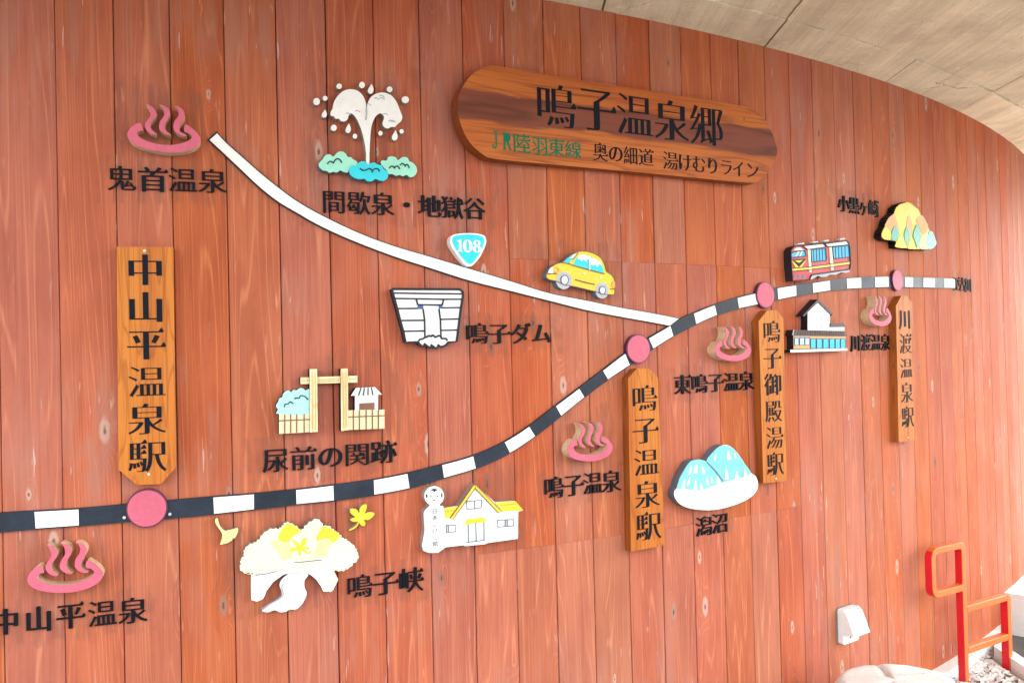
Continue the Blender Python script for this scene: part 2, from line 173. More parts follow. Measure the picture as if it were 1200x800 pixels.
'mus_head': [10867,11902,10858,11838,10835,11778,10800,11725,10753,11680,10696,11647,10633,11627,10567,11619,10499,11626,10433,11645,10372,11677,10318,11720,10274,11772,10242,11831,10223,11894,10217,11959,10226,12022,10248,12082,10283,12135,10329,12179,10385,12212,10447,12233,10514,12241,10582,12236,10648,12217,10710,12185,10764,12142,10808,12090,10841,12031,10861,11967],
'mus_body': [10195,11451,10281,11555,10382,11634,10417,11686,10669,11679,10741,11592,10859,11462,10836,10244,10140,10252,10201,10862,10190,11245],
'mus_house': [10861,11522,11357,11540,11914,12197,12626,11536,13318,11514,13642,11172,13456,11147,13413,10260,12288,10244,12287,10218,11532,10231,11526,10265,10915,10268,10830,10246],
'mus_gl': [11914,12213,11935,12055,11148,11139,11060,11187,11329,11491],
'mus_gr': [11914,12213,12842,11231,12725,11183,12602,11324,11935,12055],
'mus_rl': [10878,11520,11323,11530,11040,11189,10870,11186],
'mus_rr': [12633,11525,13354,11507,13635,11173,12856,11220],
'mus_dr': [11623,11083,12221,11088,12313,10938,11549,10921],
'mus_l0': [11671,10915,11664,10347],
'mus_l1': [11934,10937,11936,10326],
'mus_l2': [12217,10941,12209,10352],
'mus_l3': [11587,10349,12237,10355],
'mus_l4': [11638,11657,11910,11651,11911,11397,11638,11413,11638,11657],
'mus_l5': [11917,11651,12158,11662,12140,11407,11911,11397],
'mus_l6': [10837,10968,11246,10936,11241,10733,10831,10727,10837,10968],
'mus_l7': [11000,10954,10994,10729],
'mus_l8': [10925,10962,10926,10730],
'mus_l9': [12701,10951,13283,10914,13266,10706,12705,10726,12701,10951],
'mus_l10': [12972,10930,12966,10718],
'mus_l11': [13045,10925,13039,10717],
'mus_l12': [12803,11417,13371,11422],
'mus_l13': [10892,11422,11234,11416],
'mus_hair': [10427,12100,10472,12151,10546,12170,10619,12138,10661,12080,10618,12106,10584,12096,10543,12055,10511,12103,10471,12119],
'mus_e0': [10268,12002,10308,12014,10312,11902,10279,11889],
'mus_e1': [10771,12007,10804,11988,10808,11875,10774,11868],
'mus_eye0': [10406,11926,10446,11929],
'mus_eye1': [10614,11921,10654,11924],
'mus_mo': [10504,11806,10557,11807],
'lake_base': [19938,11351,20066,11667,20339,11997,20579,12232,20881,12288,21151,12256,21366,12156,21710,12500,21996,12660,22283,12728,22567,12670,22851,12490,23204,12116,23633,11588,23929,11384,24041,11131,23985,10868,23670,10633,23140,10478,22407,10374,21700,10349,21016,10425,20420,10567,20034,10761,19817,11035,19824,11236],
'lake_m0': [19937,11326,20065,11642,20305,11975,20579,12232,20881,12288,21218,12240,21386,12154,21755,11822,22174,11366,21875,11291,21524,11222,21043,11156,20575,11213,20248,11295],
'lake_m1': [21386,12154,21710,12500,21996,12650,22282,12717,22567,12654,22850,12474,23274,12004,23654,11554,23251,11421,22735,11391,22230,11350,21890,11706],
'lake_s0': [20104,11284,20293,11621,20261,11284,20205,11254],
'lake_s1': [20378,11425,20559,11673,20497,11429,20454,11397],
'lake_s2': [20696,11226,20814,11547,20857,11226,20799,11196],
'lake_s3': [21010,11195,21066,11421,21146,11197,21097,11166],
'lake_s4': [21309,11346,21345,11600,21446,11348,21397,11317],
'lake_s5': [21558,11399,21574,11631,21669,11404,21629,11372],
'lake_s6': [21849,11356,21886,11602,22018,11355,21957,11325],
'lake_s7': [20704,11838,20890,12154,20892,11837,20825,11807],
'lake_s8': [21133,11774,21143,12056,21270,11777,21221,11746],
'lake_s9': [20471,11808,20620,12101,20590,11813,20547,11781],
'lake_s10': [22270,11462,22355,11820,22456,11460,22390,11429],
'lake_s11': [22785,11371,22893,11693,22976,11368,22908,11338],
'lake_s12': [23266,11420,23302,11762,23460,11418,23391,11387],
'lake_s13': [22405,12183,22474,12503,22621,12181,22544,12151],
'lake_s14': [21714,12215,21848,12438,21825,12221,21785,12188],
'lake_s15': [22781,12205,22810,12387,22898,12211,22856,12177],
'bath_tower': [27335,17798,28052,18222,28810,17766,28781,17163,29804,17154,29796,16994,27298,17006],
'bath_gable': [26958,17612,27025,17671,27967,18313,28951,17736,28922,17639,28772,17706,27989,18190,27274,17753,27076,17609],
'bath_roofr': [28765,17316,29684,17338,29799,17171,28757,17158],
'bath_roof': [26369,17051,29758,16985,29871,16770,26270,16831],
'bath_wall': [26384,16824,29878,16771,29850,16232,26370,16272],
'bath_step': [26077,16249,29848,16245,29868,16154,26098,16139],
'bath_a0': [26453,16720,26696,16718,26684,16440,26440,16440],
'bath_a1': [26771,16717,27051,16714,27038,16435,26758,16436],
'bath_a2': [27105,16714,27378,16711,27365,16431,27092,16431],
'bath_o0': [26386,16417,27375,16409,27369,16283,26381,16293],
'bath_o1': [27425,16774,29827,16757,29824,16688,27422,16707],
'bath_b0': [27475,16668,27787,16668,27769,16291,27458,16289],
'bath_b1': [27866,16664,28212,16664,28194,16284,27848,16282],
'bath_b2': [28292,16659,28645,16659,28626,16277,28273,16275],
'bath_b3': [28727,16655,29058,16655,29039,16270,28708,16268],
'bath_b4': [29129,16651,29436,16651,29417,16264,29110,16262],
'bath_b5': [29515,16647,29809,16648,29790,16258,29495,16256],
'bath_m0': [27859,17713,27898,17714],
'bath_m1': [28227,17698,28284,17698],
'bath_m2': [27842,17590,27921,17590],
'bath_m3': [27836,17477,27915,17477],
'bath_m4': [27830,17349,27909,17349],
'bath_m5': [27825,17236,27904,17236],
'bath_m6': [27820,17130,27899,17130],
'bath_m7': [28210,17591,28290,17592],
'bath_m8': [28205,17477,28285,17478],
'bath_m9': [28199,17349,28279,17350],
'bath_m10': [28193,17236,28273,17236],
'bath_m11': [28188,17129,28268,17129],
'bath_r0': [26337,17051,26275,16831],
'hill_base': [32788,21165,32882,21206,32803,21244,32910,21286,32818,21323,32919,21365,32833,21402,32931,21423,32916,21475,33017,21495,32999,21547,33123,21562,33083,21621,33173,21644,33167,21694,33287,21741,33221,21799,33341,21846,33275,21904,33384,21939,33344,21994,33446,22030,33414,22084,33520,22088,33539,22144,33645,22149,33665,22205,33778,22207,33792,22267,33907,22267,33920,22328,34033,22369,33981,22424,34116,22464,34042,22520,34168,22561,34104,22617,34224,22617,34231,22679,34363,22673,34359,22742,34467,22749,34487,22805,34594,22795,34662,22849,34777,22829,34838,22894,34945,22887,35016,22938,35124,22932,35195,22984,35272,22932,35408,22972,35487,22922,35624,22960,35610,22885,35766,22903,35764,22834,35910,22846,35922,22784,36055,22806,36069,22745,36202,22766,36224,22711,36350,22726,36319,22664,36419,22635,36378,22570,36489,22543,36460,22470,36612,22471,36606,22407,36735,22398,36721,22331,36859,22325,36863,22265,36984,22252,36947,22176,37110,22178,37106,22115,37237,22105,37174,22042,37283,22013,37185,21944,37330,21920,37253,21855,37377,21828,37409,21756,37576,21789,37615,21722,37776,21749,37701,21677,37852,21658,37814,21595,37928,21567,37863,21497,38004,21475,37901,21417,38011,21379,37885,21318,38018,21282,37924,21225,38025,21186,37867,21140,37913,21070,37786,21021,37801,20954,37690,20980,37616,20925,37506,20949,37432,20895,37326,20916,37250,20867,37137,20904,37070,20838,36974,20878,36861,20832,36769,20887,36654,20825,36561,20870,36449,20819,36351,20861,36247,20807,36149,20850,36046,20796,35950,20840,35848,20784,35772,20820,35672,20784,35599,20828,35498,20785,35424,20823,35326,20785,35253,20828,35155,20786,35080,20820,34985,20786,34906,20841,34803,20783,34721,20818,34623,20779,34544,20826,34444,20776,34364,20813,34268,20773,34191,20825,34092,20769,34171,20824,34064,20847,34115,20898,34035,20925,34122,20982,34006,21003,34097,21056,33977,21070,33907,21123,33811,21068,33740,21113,33647,21066,33570,21101,33473,21067,33397,21103,33301,21068,33231,21122,33130,21068,33091,21133,32958,21117,32910,21172],
'hill_o0': [33100,21639,33445,22052,33916,22259,34167,22006,34380,21610,34281,21432,33985,21753,33619,21489],
'hill_o1': [35056,21901,35311,22346,35606,22013,35630,21699,35391,21351,35178,21597],
'hill_o2': [36014,22185,36559,22450,36935,22296,37189,21993,37011,21693,36578,21591,36296,21925],
'hill_y0': [32821,21183,32865,21404,33165,21660,33552,21450,33575,21181,33131,21078],
'hill_y1': [34027,20800,34002,20935,34504,21412,34799,21156,34917,20817],
'hill_y2': [35094,20827,35445,21302,35817,20870,35557,20802],
'hill_t0': [33588,21181,33705,21495,33992,21760,34285,21500,34227,21222,33844,21068],
'hill_t1': [34777,21362,35064,21804,35288,21431,35081,20965,34928,20991],
'hill_t2': [35636,21455,36014,21963,36289,21818,36395,21365,36040,20883,35816,21186],
'hill_t3': [36979,21226,37204,21635,37550,21769,37918,21433,37980,21147,37231,20883],
'hill_p0': [36425,21367,37114,21701,37036,21265,37170,20916,36303,20892],
'train_body': [26341,20252,26520,20415,26782,20490,27088,20480,28413,20646,30082,20855,30232,20789,30301,20628,30351,19912,30285,19640,27614,19313,27460,19103,26398,19034,26345,19668],
'train_under': [27520,19336,30334,19674,30316,19536,30058,19479,29706,19487,29304,19370,28916,19363,28672,19268,28341,19246,28111,19288,27737,19147,27501,19118],
'train_roof0': [27110,20473,28404,20639,28624,20517,27393,20346],
'train_roof1': [28554,20636,30082,20843,30258,20697,28738,20523],
'train_ws': [26345,20131,26510,20203,27212,20298,27282,20067,26342,19971],
'train_wt': [26514,20280,26734,20389,26953,20414,27169,20310],
'train_k': [26368,19882,27295,19965,26831,19634],
'train_ky': [26516,19849,27053,19898,26802,19775],
'train_v0': [26358,19859,26460,19841,26871,19559,26653,19543],
'train_v1': [27307,19931,27193,19870,26829,19600,26937,19562],
'train_band': [26365,19533,27494,19639,30323,19976,30337,19851,27534,19525,26360,19410],
'train_w0': [27617,20346,28593,20457,28620,19948,27639,19845],
'train_w1': [29075,20534,30246,20667,30281,20160,29123,20037],
'train_c0': [27414,20330,27595,20350,27606,19428,27484,19415],
'train_c1': [28857,20505,29036,20529,29105,19566,28930,19548],
'train_b0': [26490,19265,26663,19289,26658,19171,26484,19138],
'train_b1': [26749,19272,26947,19298,26943,19221,26746,19196],
'train_b2': [27033,19281,27233,19307,27228,19187,27028,19153],
'train_l0': [27799,20360,27804,19871],
'train_l1': [27992,20382,27997,19891],
'train_l2': [28187,20403,28192,19911],
'train_l3': [28384,20425,28389,19932],
'train_l4': [29295,20553,29300,20073],
'train_l5': [29517,20577,29523,20096],
'train_l6': [29747,20603,29753,20120],
'train_l7': [29980,20629,29985,20144],
'train_s0': [26597,20030,26771,20235,26880,20246,26697,20034],
'train_s1': [26871,20055,26990,20254,27069,20263,26959,20059],
'train_t0': [27040,20548,27442,20599,27445,20651,27042,20600],
'train_t1': [28038,20674,28365,20715,28368,20767,28040,20726],
'train_t2': [28794,20769,29109,20808,29111,20862,28796,20822],
'train_t3': [29906,20909,30264,20954,30267,21008,29908,20963],
'outlet': [2.9087,3.0247,0.3794,0.5257],
'title_s': 1.7999999999999998,
'title': [-6527,24272,-6441,24693,-6266,25044,-5952,25430,-5452,25719,-5012,25793,-2655,25760,-1122,25734,2657,25734,5144,25701,5925,25641,6625,25384,7055,24857,7285,24339,7318,24003,7120,23615,6764,23184,6304,22848,5859,22733,3361,22731,994,22741,-2609,22727,-5158,22730,-5653,22841,-6133,23199,-6421,23734],
}
TEXTS = {
'board1': [('中', 0.1833, 0.269, 1.8518, 1.9413), ('山', 0.182, 0.269, 1.7468, 1.8359), ('平', 0.1807, 0.269, 1.6418, 1.7305), ('温', 0.1795, 0.269, 1.5367, 1.6251), ('泉', 0.1782, 0.269, 1.4317, 1.5197), ('駅', 0.1769, 0.269, 1.3267, 1.4143)],
'board2': [('鳴', 1.806, 1.9052, 1.4172, 1.5117), ('子', 1.8068, 1.9067, 1.3029, 1.398), ('温', 1.8075, 1.9082, 1.1887, 1.2843), ('泉', 1.8083, 1.9097, 1.0744, 1.1705), ('駅', 1.8091, 1.9113, 0.9601, 1.0568)],
'board3': [('鳴', 2.4592, 2.5481, 1.6531, 1.7409), ('子', 2.4592, 2.5481, 1.5488, 1.6364), ('御', 2.4593, 2.5481, 1.4444, 1.5319), ('殿', 2.4594, 2.5481, 1.3401, 1.4274), ('湯', 2.4594, 2.5481, 1.2357, 1.3229), ('駅', 2.4595, 2.5481, 1.1314, 1.2184)],
'board4': [('川', 3.4166, 3.5171, 1.7039, 1.7964), ('渡', 3.4163, 3.5176, 1.5911, 1.6839), ('温', 3.416, 3.518, 1.4783, 1.5714), ('泉', 3.4157, 3.5185, 1.3656, 1.4589), ('駅', 3.4154, 3.5189, 1.2528, 1.3465)],
'cap_onikobe': [('鬼', 0.1305, 0.2006, 2.1249, 2.1956), ('首', 0.212, 0.2828, 2.1259, 2.1964), ('温', 0.2934, 0.365, 2.1269, 2.1972), ('泉', 0.3749, 0.4471, 2.1278, 2.198)],
'cap_geyser': [('間', 0.7305, 0.7972, 2.0809, 2.152), ('歇', 0.8072, 0.8746, 2.0805, 2.1518), ('泉', 0.8839, 0.9521, 2.0802, 2.1515), ('・', 0.9606, 1.0295, 2.0798, 2.1513), ('地', 1.0373, 1.1069, 2.0795, 2.151), ('獄', 1.114, 1.1843, 2.0791, 2.1508), ('谷', 1.1907, 1.2618, 2.0788, 2.1505)],
'cap_dam': [('鳴', 1.1878, 1.2602, 1.6694, 1.738), ('子', 1.2679, 1.3391, 1.6685, 1.7374), ('ダ', 1.3481, 1.4181, 1.6676, 1.7368), ('ム', 1.4283, 1.4971, 1.6667, 1.7363)],
'cap_gate': [('尿', 0.5388, 0.6078, 1.298, 1.3691), ('前', 0.6201, 0.6905, 1.299, 1.37), ('の', 0.7013, 0.7731, 1.3, 1.3708), ('関', 0.7826, 0.8558, 1.301, 1.3716), ('跡', 0.8639, 0.9385, 1.3021, 1.3725)],
'cap_nakayama': [('中', -0.1737, -0.115, 0.9046, 0.9749), ('山', -0.0952, -0.0337, 0.9032, 0.9739), ('平', -0.0167, 0.0476, 0.9018, 0.9729), ('温', 0.0619, 0.1289, 0.9004, 0.972), ('泉', 0.1404, 0.2102, 0.8991, 0.971)],
'cap_gorge': [('鳴', 0.7807, 0.8533, 0.8948, 0.9653), ('子', 0.8625, 0.9356, 0.8936, 0.9669), ('峡', 0.9444, 1.0179, 0.8923, 0.9685)],
'cap_naruko': [('鳴', 1.4615, 1.5303, 1.1405, 1.2142), ('子', 1.5381, 1.6086, 1.14, 1.2146), ('温', 1.6147, 1.6868, 1.1395, 1.215), ('泉', 1.6912, 1.7651, 1.139, 1.2153)],
'cap_higashi': [('東', 2.0247, 2.0987, 1.47, 1.5418), ('鳴', 2.1071, 2.1815, 1.47, 1.5421), ('子', 2.1895, 2.2643, 1.4701, 1.5423), ('温', 2.272, 2.3471, 1.4702, 1.5426), ('泉', 2.3544, 2.43, 1.4702, 1.5428)],
'cap_lake': [('潟', 2.1101, 2.1853, 0.9331, 1.0063), ('沼', 2.1922, 2.267, 0.934, 1.009)],
'cap_kawatabi': [('川', 3.0741, 3.142, 1.6105, 1.6822), ('渡', 3.1544, 3.2237, 1.6104, 1.6827), ('温', 3.2346, 3.3054, 1.6102, 1.6833), ('泉', 3.3149, 3.3871, 1.6101, 1.6838)],
'cap_hill': [('小', 3.0097, 3.0899, 2.216, 2.2877), ('黒', 3.0889, 3.1676, 2.2144, 2.2878), ('ヶ', 3.168, 3.2452, 2.2129, 2.288), ('崎', 3.2472, 3.3229, 2.2114, 2.2881)],
'cap_end': [('至', 4.0956, 4.173, 1.9023, 1.9728), ('古', 4.1771, 4.2574, 1.9027, 1.9741), ('川', 4.2587, 4.3418, 1.9031, 1.9754)],
'shield': [('1', 1.1495, 1.1709, 1.9697, 2.0097), ('0', 1.1709, 1.2043, 1.9682, 2.0092), ('8', 1.2055, 1.2348, 1.9679, 2.0091)],
'museum': [('日', 1.0462, 1.0629, 1.137, 1.153), ('本', 1.0459, 1.0629, 1.1164, 1.1325), ('こ', 1.0457, 1.063, 1.0959, 1.1121), ('け', 1.0455, 1.063, 1.0753, 1.0916), ('し', 1.0453, 1.0631, 1.0547, 1.0712), ('館', 1.045, 1.0631, 1.0341, 1.0507)],
'title1': [('鳴', -0.356, -0.2135, 2.3955, 2.5445), ('子', -0.1895, -0.0483, 2.3988, 2.5563), ('温', -0.0288, 0.1178, 2.3981, 2.5503), ('泉', 0.1383, 0.2845, 2.3969, 2.5467), ('郷', 0.3021, 0.4493, 2.3946, 2.5464)],
'title2': [('J', -0.5313, -0.5094, 2.3076, 2.3637), ('R', -0.4921, -0.4587, 2.306, 2.3625), ('陸', -0.4509, -0.3909, 2.2994, 2.3634), ('羽', -0.3796, -0.3216, 2.297, 2.3604), ('東', -0.315, -0.2574, 2.2996, 2.3608), ('線', -0.249, -0.1884, 2.2995, 2.3584)],
'title3': [('奥', -0.1358, -0.0785, 2.2985, 2.363), ('の', -0.0714, -0.0128, 2.2993, 2.363), ('細', -0.0057, 0.0503, 2.297, 2.3613), ('道', 0.0595, 0.1204, 2.2979, 2.3597), ('湯', 0.1684, 0.2314, 2.2926, 2.3586), ('け', 0.2372, 0.2974, 2.2932, 2.3582), ('む', 0.3032, 0.3646, 2.292, 2.356), ('り', 0.3706, 0.429, 2.2906, 2.3553), ('ラ', 0.4394, 0.4968, 2.2925, 2.3546), ('イ', 0.5009, 0.555, 2.2904, 2.353), ('ン', 0.5679, 0.6297, 2.2891, 2.354)],
}
# ------------------------------------------------------------------ the wall's plan curve (a gently bulging wall, plank 0.15 m wide)
PW = .15
_S = np.linspace(-6, 52, 2321); _ds = _S[1] - _S[0]; _t = _S / 20
_ph = .299092 + 20 * (.0152295 * _t + .00151777 * _t**2 - .0000498614 * _t**3 - .000305358 * _t**4)
_dx, _dy = np.cos(_ph), np.sin(_ph)
_X = np.concatenate([[0], np.cumsum((_dx[1:] + _dx[:-1]) / 2 * _ds)]); _Y = np.concatenate([[0], np.cumsum((_dy[1:] + _dy[:-1]) / 2 * _ds)])
_i0 = int(np.argmin(abs(_S))); _X = (_X - _X[_i0] - 8.3977) * PW; _Y = (_Y - _Y[_i0] + 16.170735) * PW; _SM = _S * PW
def wall(s):
    """metres along the wall -> x, y, heading"""
    return float(np.interp(s, _SM, _X)), float(np.interp(s, _SM, _Y)), float(np.interp(s, _SM, _ph))
def on_wall(s, h, d):
    x, y, a = wall(s)
    return Vector((x + d * math.sin(a), y - d * math.cos(a), h))
SOFFIT = (8.1318 + 10.9) * PW

# ------------------------------------------------------------------ materials
MATS = {}
class NT:
    def __init__(s, name):
        s.m = bpy.data.materials.new(name); s.m.use_nodes = True; s.t = s.m.node_tree; s.b = s.t.nodes['Principled BSDF']
    def n(s, typ, **kw):
        o = s.t.nodes.new(typ)
        for k, v in kw.items():
            if k.startswith('i_'):
                key = k[2:]; o.inputs[int(key) if key.isdigit() else key.replace('_', ' ')].default_value = v
            else: setattr(o, k, v)
        return o
    def l(s, a, b): s.t.links.new(a, b)
    def math(s, op, a, b=None, c=None, clamp=False):
        o = s.n('ShaderNodeMath', operation=op, use_clamp=clamp)
        for i, v in enumerate((a, b, c)):
            if v is None: continue
            if isinstance(v, (int, float)): o.inputs[i].default_value = v
            else: s.l(v, o.inputs[i])
        return o.outputs[0]
    def vm(s, op, a, b=None):
        o = s.n('ShaderNodeVectorMath', operation=op)
        for i, v in enumerate((a, b)):
            if v is None: continue
            if isinstance(v, (tuple, list)): o.inputs[i].default_value = v
            else: s.l(v, o.inputs[i])
        return o.outputs[1] if op in ('LENGTH', 'DISTANCE') else o.outputs[0]
    def mr(s, v, a, b, c=0., d=1., smooth=True):
        o = s.n('ShaderNodeMapRange', interpolation_type='SMOOTHSTEP' if smooth else 'LINEAR')
        s.l(v, o.inputs[0]); o.inputs[1].default_value = a; o.inputs[2].default_value = b; o.inputs[3].default_value = c; o.inputs[4].default_value = d
        return o.outputs[0]
    def mix(s, f, a, b, mode='MIX'):
        o = s.n('ShaderNodeMix', data_type='RGBA', blend_type=mode)
        if isinstance(f, (int, float)): o.inputs[0].default_value = f
        else: s.l(f, o.inputs[0])
        for i, v in ((6, a), (7, b)):
            if isinstance(v, (tuple, list)): o.inputs[i].default_value = (*v[:3], 1)
            else: s.l(v, o.inputs[i])
        return o.outputs[2]
    def noise(s, vec, scale=1., detail=3., rough=.5, dist=0.):
        o = s.n('ShaderNodeTexNoise'); s.l(vec, o.inputs['Vector']); o.inputs['Scale'].default_value = scale; o.inputs['Detail'].default_value = detail
        o.inputs['Roughness'].default_value = rough; o.inputs['Distortion'].default_value = dist
        return o.outputs[0]
    def noise2(s, *a, **k):
        o = s.noise(*a, **k); o.node.noise_dimensions = '2D'; return o
    def bump(s, h, strength, dist=.002):
        o = s.n('ShaderNodeBump'); s.l(h, o.inputs['Height']); o.inputs['Strength'].default_value = strength; o.inputs['Distance'].default_value = dist
        s.l(o.outputs[0], s.b.inputs['Normal'])
    def done(s, col, rough, spec=.5):
        if isinstance(col, (tuple, list)): s.b.inputs['Base Color'].default_value = (*col[:3], 1)
        else: s.l(col, s.b.inputs['Base Color'])
        if isinstance(rough, (int, float)): s.b.inputs['Roughness'].default_value = rough
        else: s.l(rough, s.b.inputs['Roughness'])
        s.b.inputs['Specular IOR Level'].default_value = spec
        return s.m

def paint(name, col, rough=.45, mott=.12, spec=.4):
    """slightly uneven, slightly dirty paint on wood"""
    if name in MATS: return MATS[name]
    t = NT(name); geo = t.n('ShaderNodeNewGeometry').outputs['Position']
    a = t.noise(geo, 9, 4, .6); b = t.noise(geo, 75, 3, .6)
    f = t.math('ADD', t.math('MULTIPLY', a, .65), t.math('MULTIPLY', b, .35))
    dark = tuple(c * (1 - 2.2 * mott) for c in col); lite = tuple(min(1, c * (1 + .6 * mott)) for c in col)
    c = t.mix(t.mr(f, .3, .7), dark, lite)
    grime = t.mr(t.noise(geo, 26, 5, .7), .66, .8)
    c = t.mix(t.math('MULTIPLY', grime, .3), c, tuple(x * .45 + .04 for x in col))
    t.bump(b, .12, .001)
    MATS[name] = t.done(c, t.mr(a, .2, .8, rough - .08, rough + .12), spec)
    return MATS[name]

def wood(name, dark, mid, lite, axis='z', scale=1., rough=.4, band=None, lines=16., weather=None):
    """planed board: contour grain along one axis"""
    if name in MATS: return MATS[name]
    t = NT(name); tc = t.n('ShaderNodeTexCoord').outputs['Object']; rnd = t.n('ShaderNodeObjectInfo').outputs['Random']
    off = t.n('ShaderNodeCombineXYZ'); t.l(t.math('MULTIPLY', rnd, 23.), off.inputs[0]); t.l(t.math('MULTIPLY', rnd, 57.), off.inputs[2])
    P = t.vm('ADD', tc, off.outputs[0])
    st = {'z': (7, 4, .7), 'x': (.7, 4, 7)}[axis]; ft = {'z': (150, 60, 3.5), 'x': (3.5, 60, 150)}[axis]
    f = t.noise(t.vm('MULTIPLY', P, tuple(v * scale for v in st)), 1, 2.5, .5, .25)
    ring = t.math('PINGPONG', t.math('MULTIPLY', f, lines), .5)
    fine = t.noise(t.vm('MULTIPLY', P, ft), 1, 3, .6)
    blot = t.noise(t.vm('MULTIPLY', P, tuple(v * .7 for v in st)), 1.4, 4, .6)
    c = t.mix(t.mr(blot, .28, .72), mid, lite)
    c = t.mix(t.math('MULTIPLY', t.mr(ring, .34, .5), .5), c, dark)
    c = t.mix(t.math('MULTIPLY', t.mr(fine, .45, .7), .55), c, dark)
    if band:      # darker heartwood running along the middle of the board
        sep = t.n('ShaderNodeSeparateXYZ'); t.l(tc, sep.inputs[0])
        wob = t.math('ADD', sep.outputs[2], t.math('MULTIPLY', t.math('SUBTRACT', t.noise(t.vm('MULTIPLY', P, (2.2, 1, 5)), 1, 3), .5), .07))
        ed = t.math('ADD', t.math('ABSOLUTE', t.math('SUBTRACT', wob, band[1])), t.math('MULTIPLY', t.math('SUBTRACT', fine, .5), .03))
        c = t.mix(t.math('MULTIPLY', t.mr(ed, band[2] + .005, band[2] - .005), .85), c, t.mix(t.mr(ring, .1, .5), band[0], tuple(v * .55 for v in band[0])))
    if weather:
        sep = t.n('ShaderNodeSeparateXYZ'); t.l(tc, sep.inputs[0])
        w = t.math('ADD', sep.outputs[0], t.math('MULTIPLY', t.math('SUBTRACT', t.noise(P, 9, 5, .6), .5), .35))
        c = t.mix(t.math('MULTIPLY', t.mr(w, weather[0], weather[1]), .55), c, t.mix(t.mr(ring, .2, .5), (.42, .30, .27), (.16, .09, .09)))
    t.bump(t.math('ADD', ring, fine), .12, .0012)
    MATS[name] = t.done(c, t.mr(fine, .2, .8, rough - .02, rough + .18), .2)
    return MATS[name]

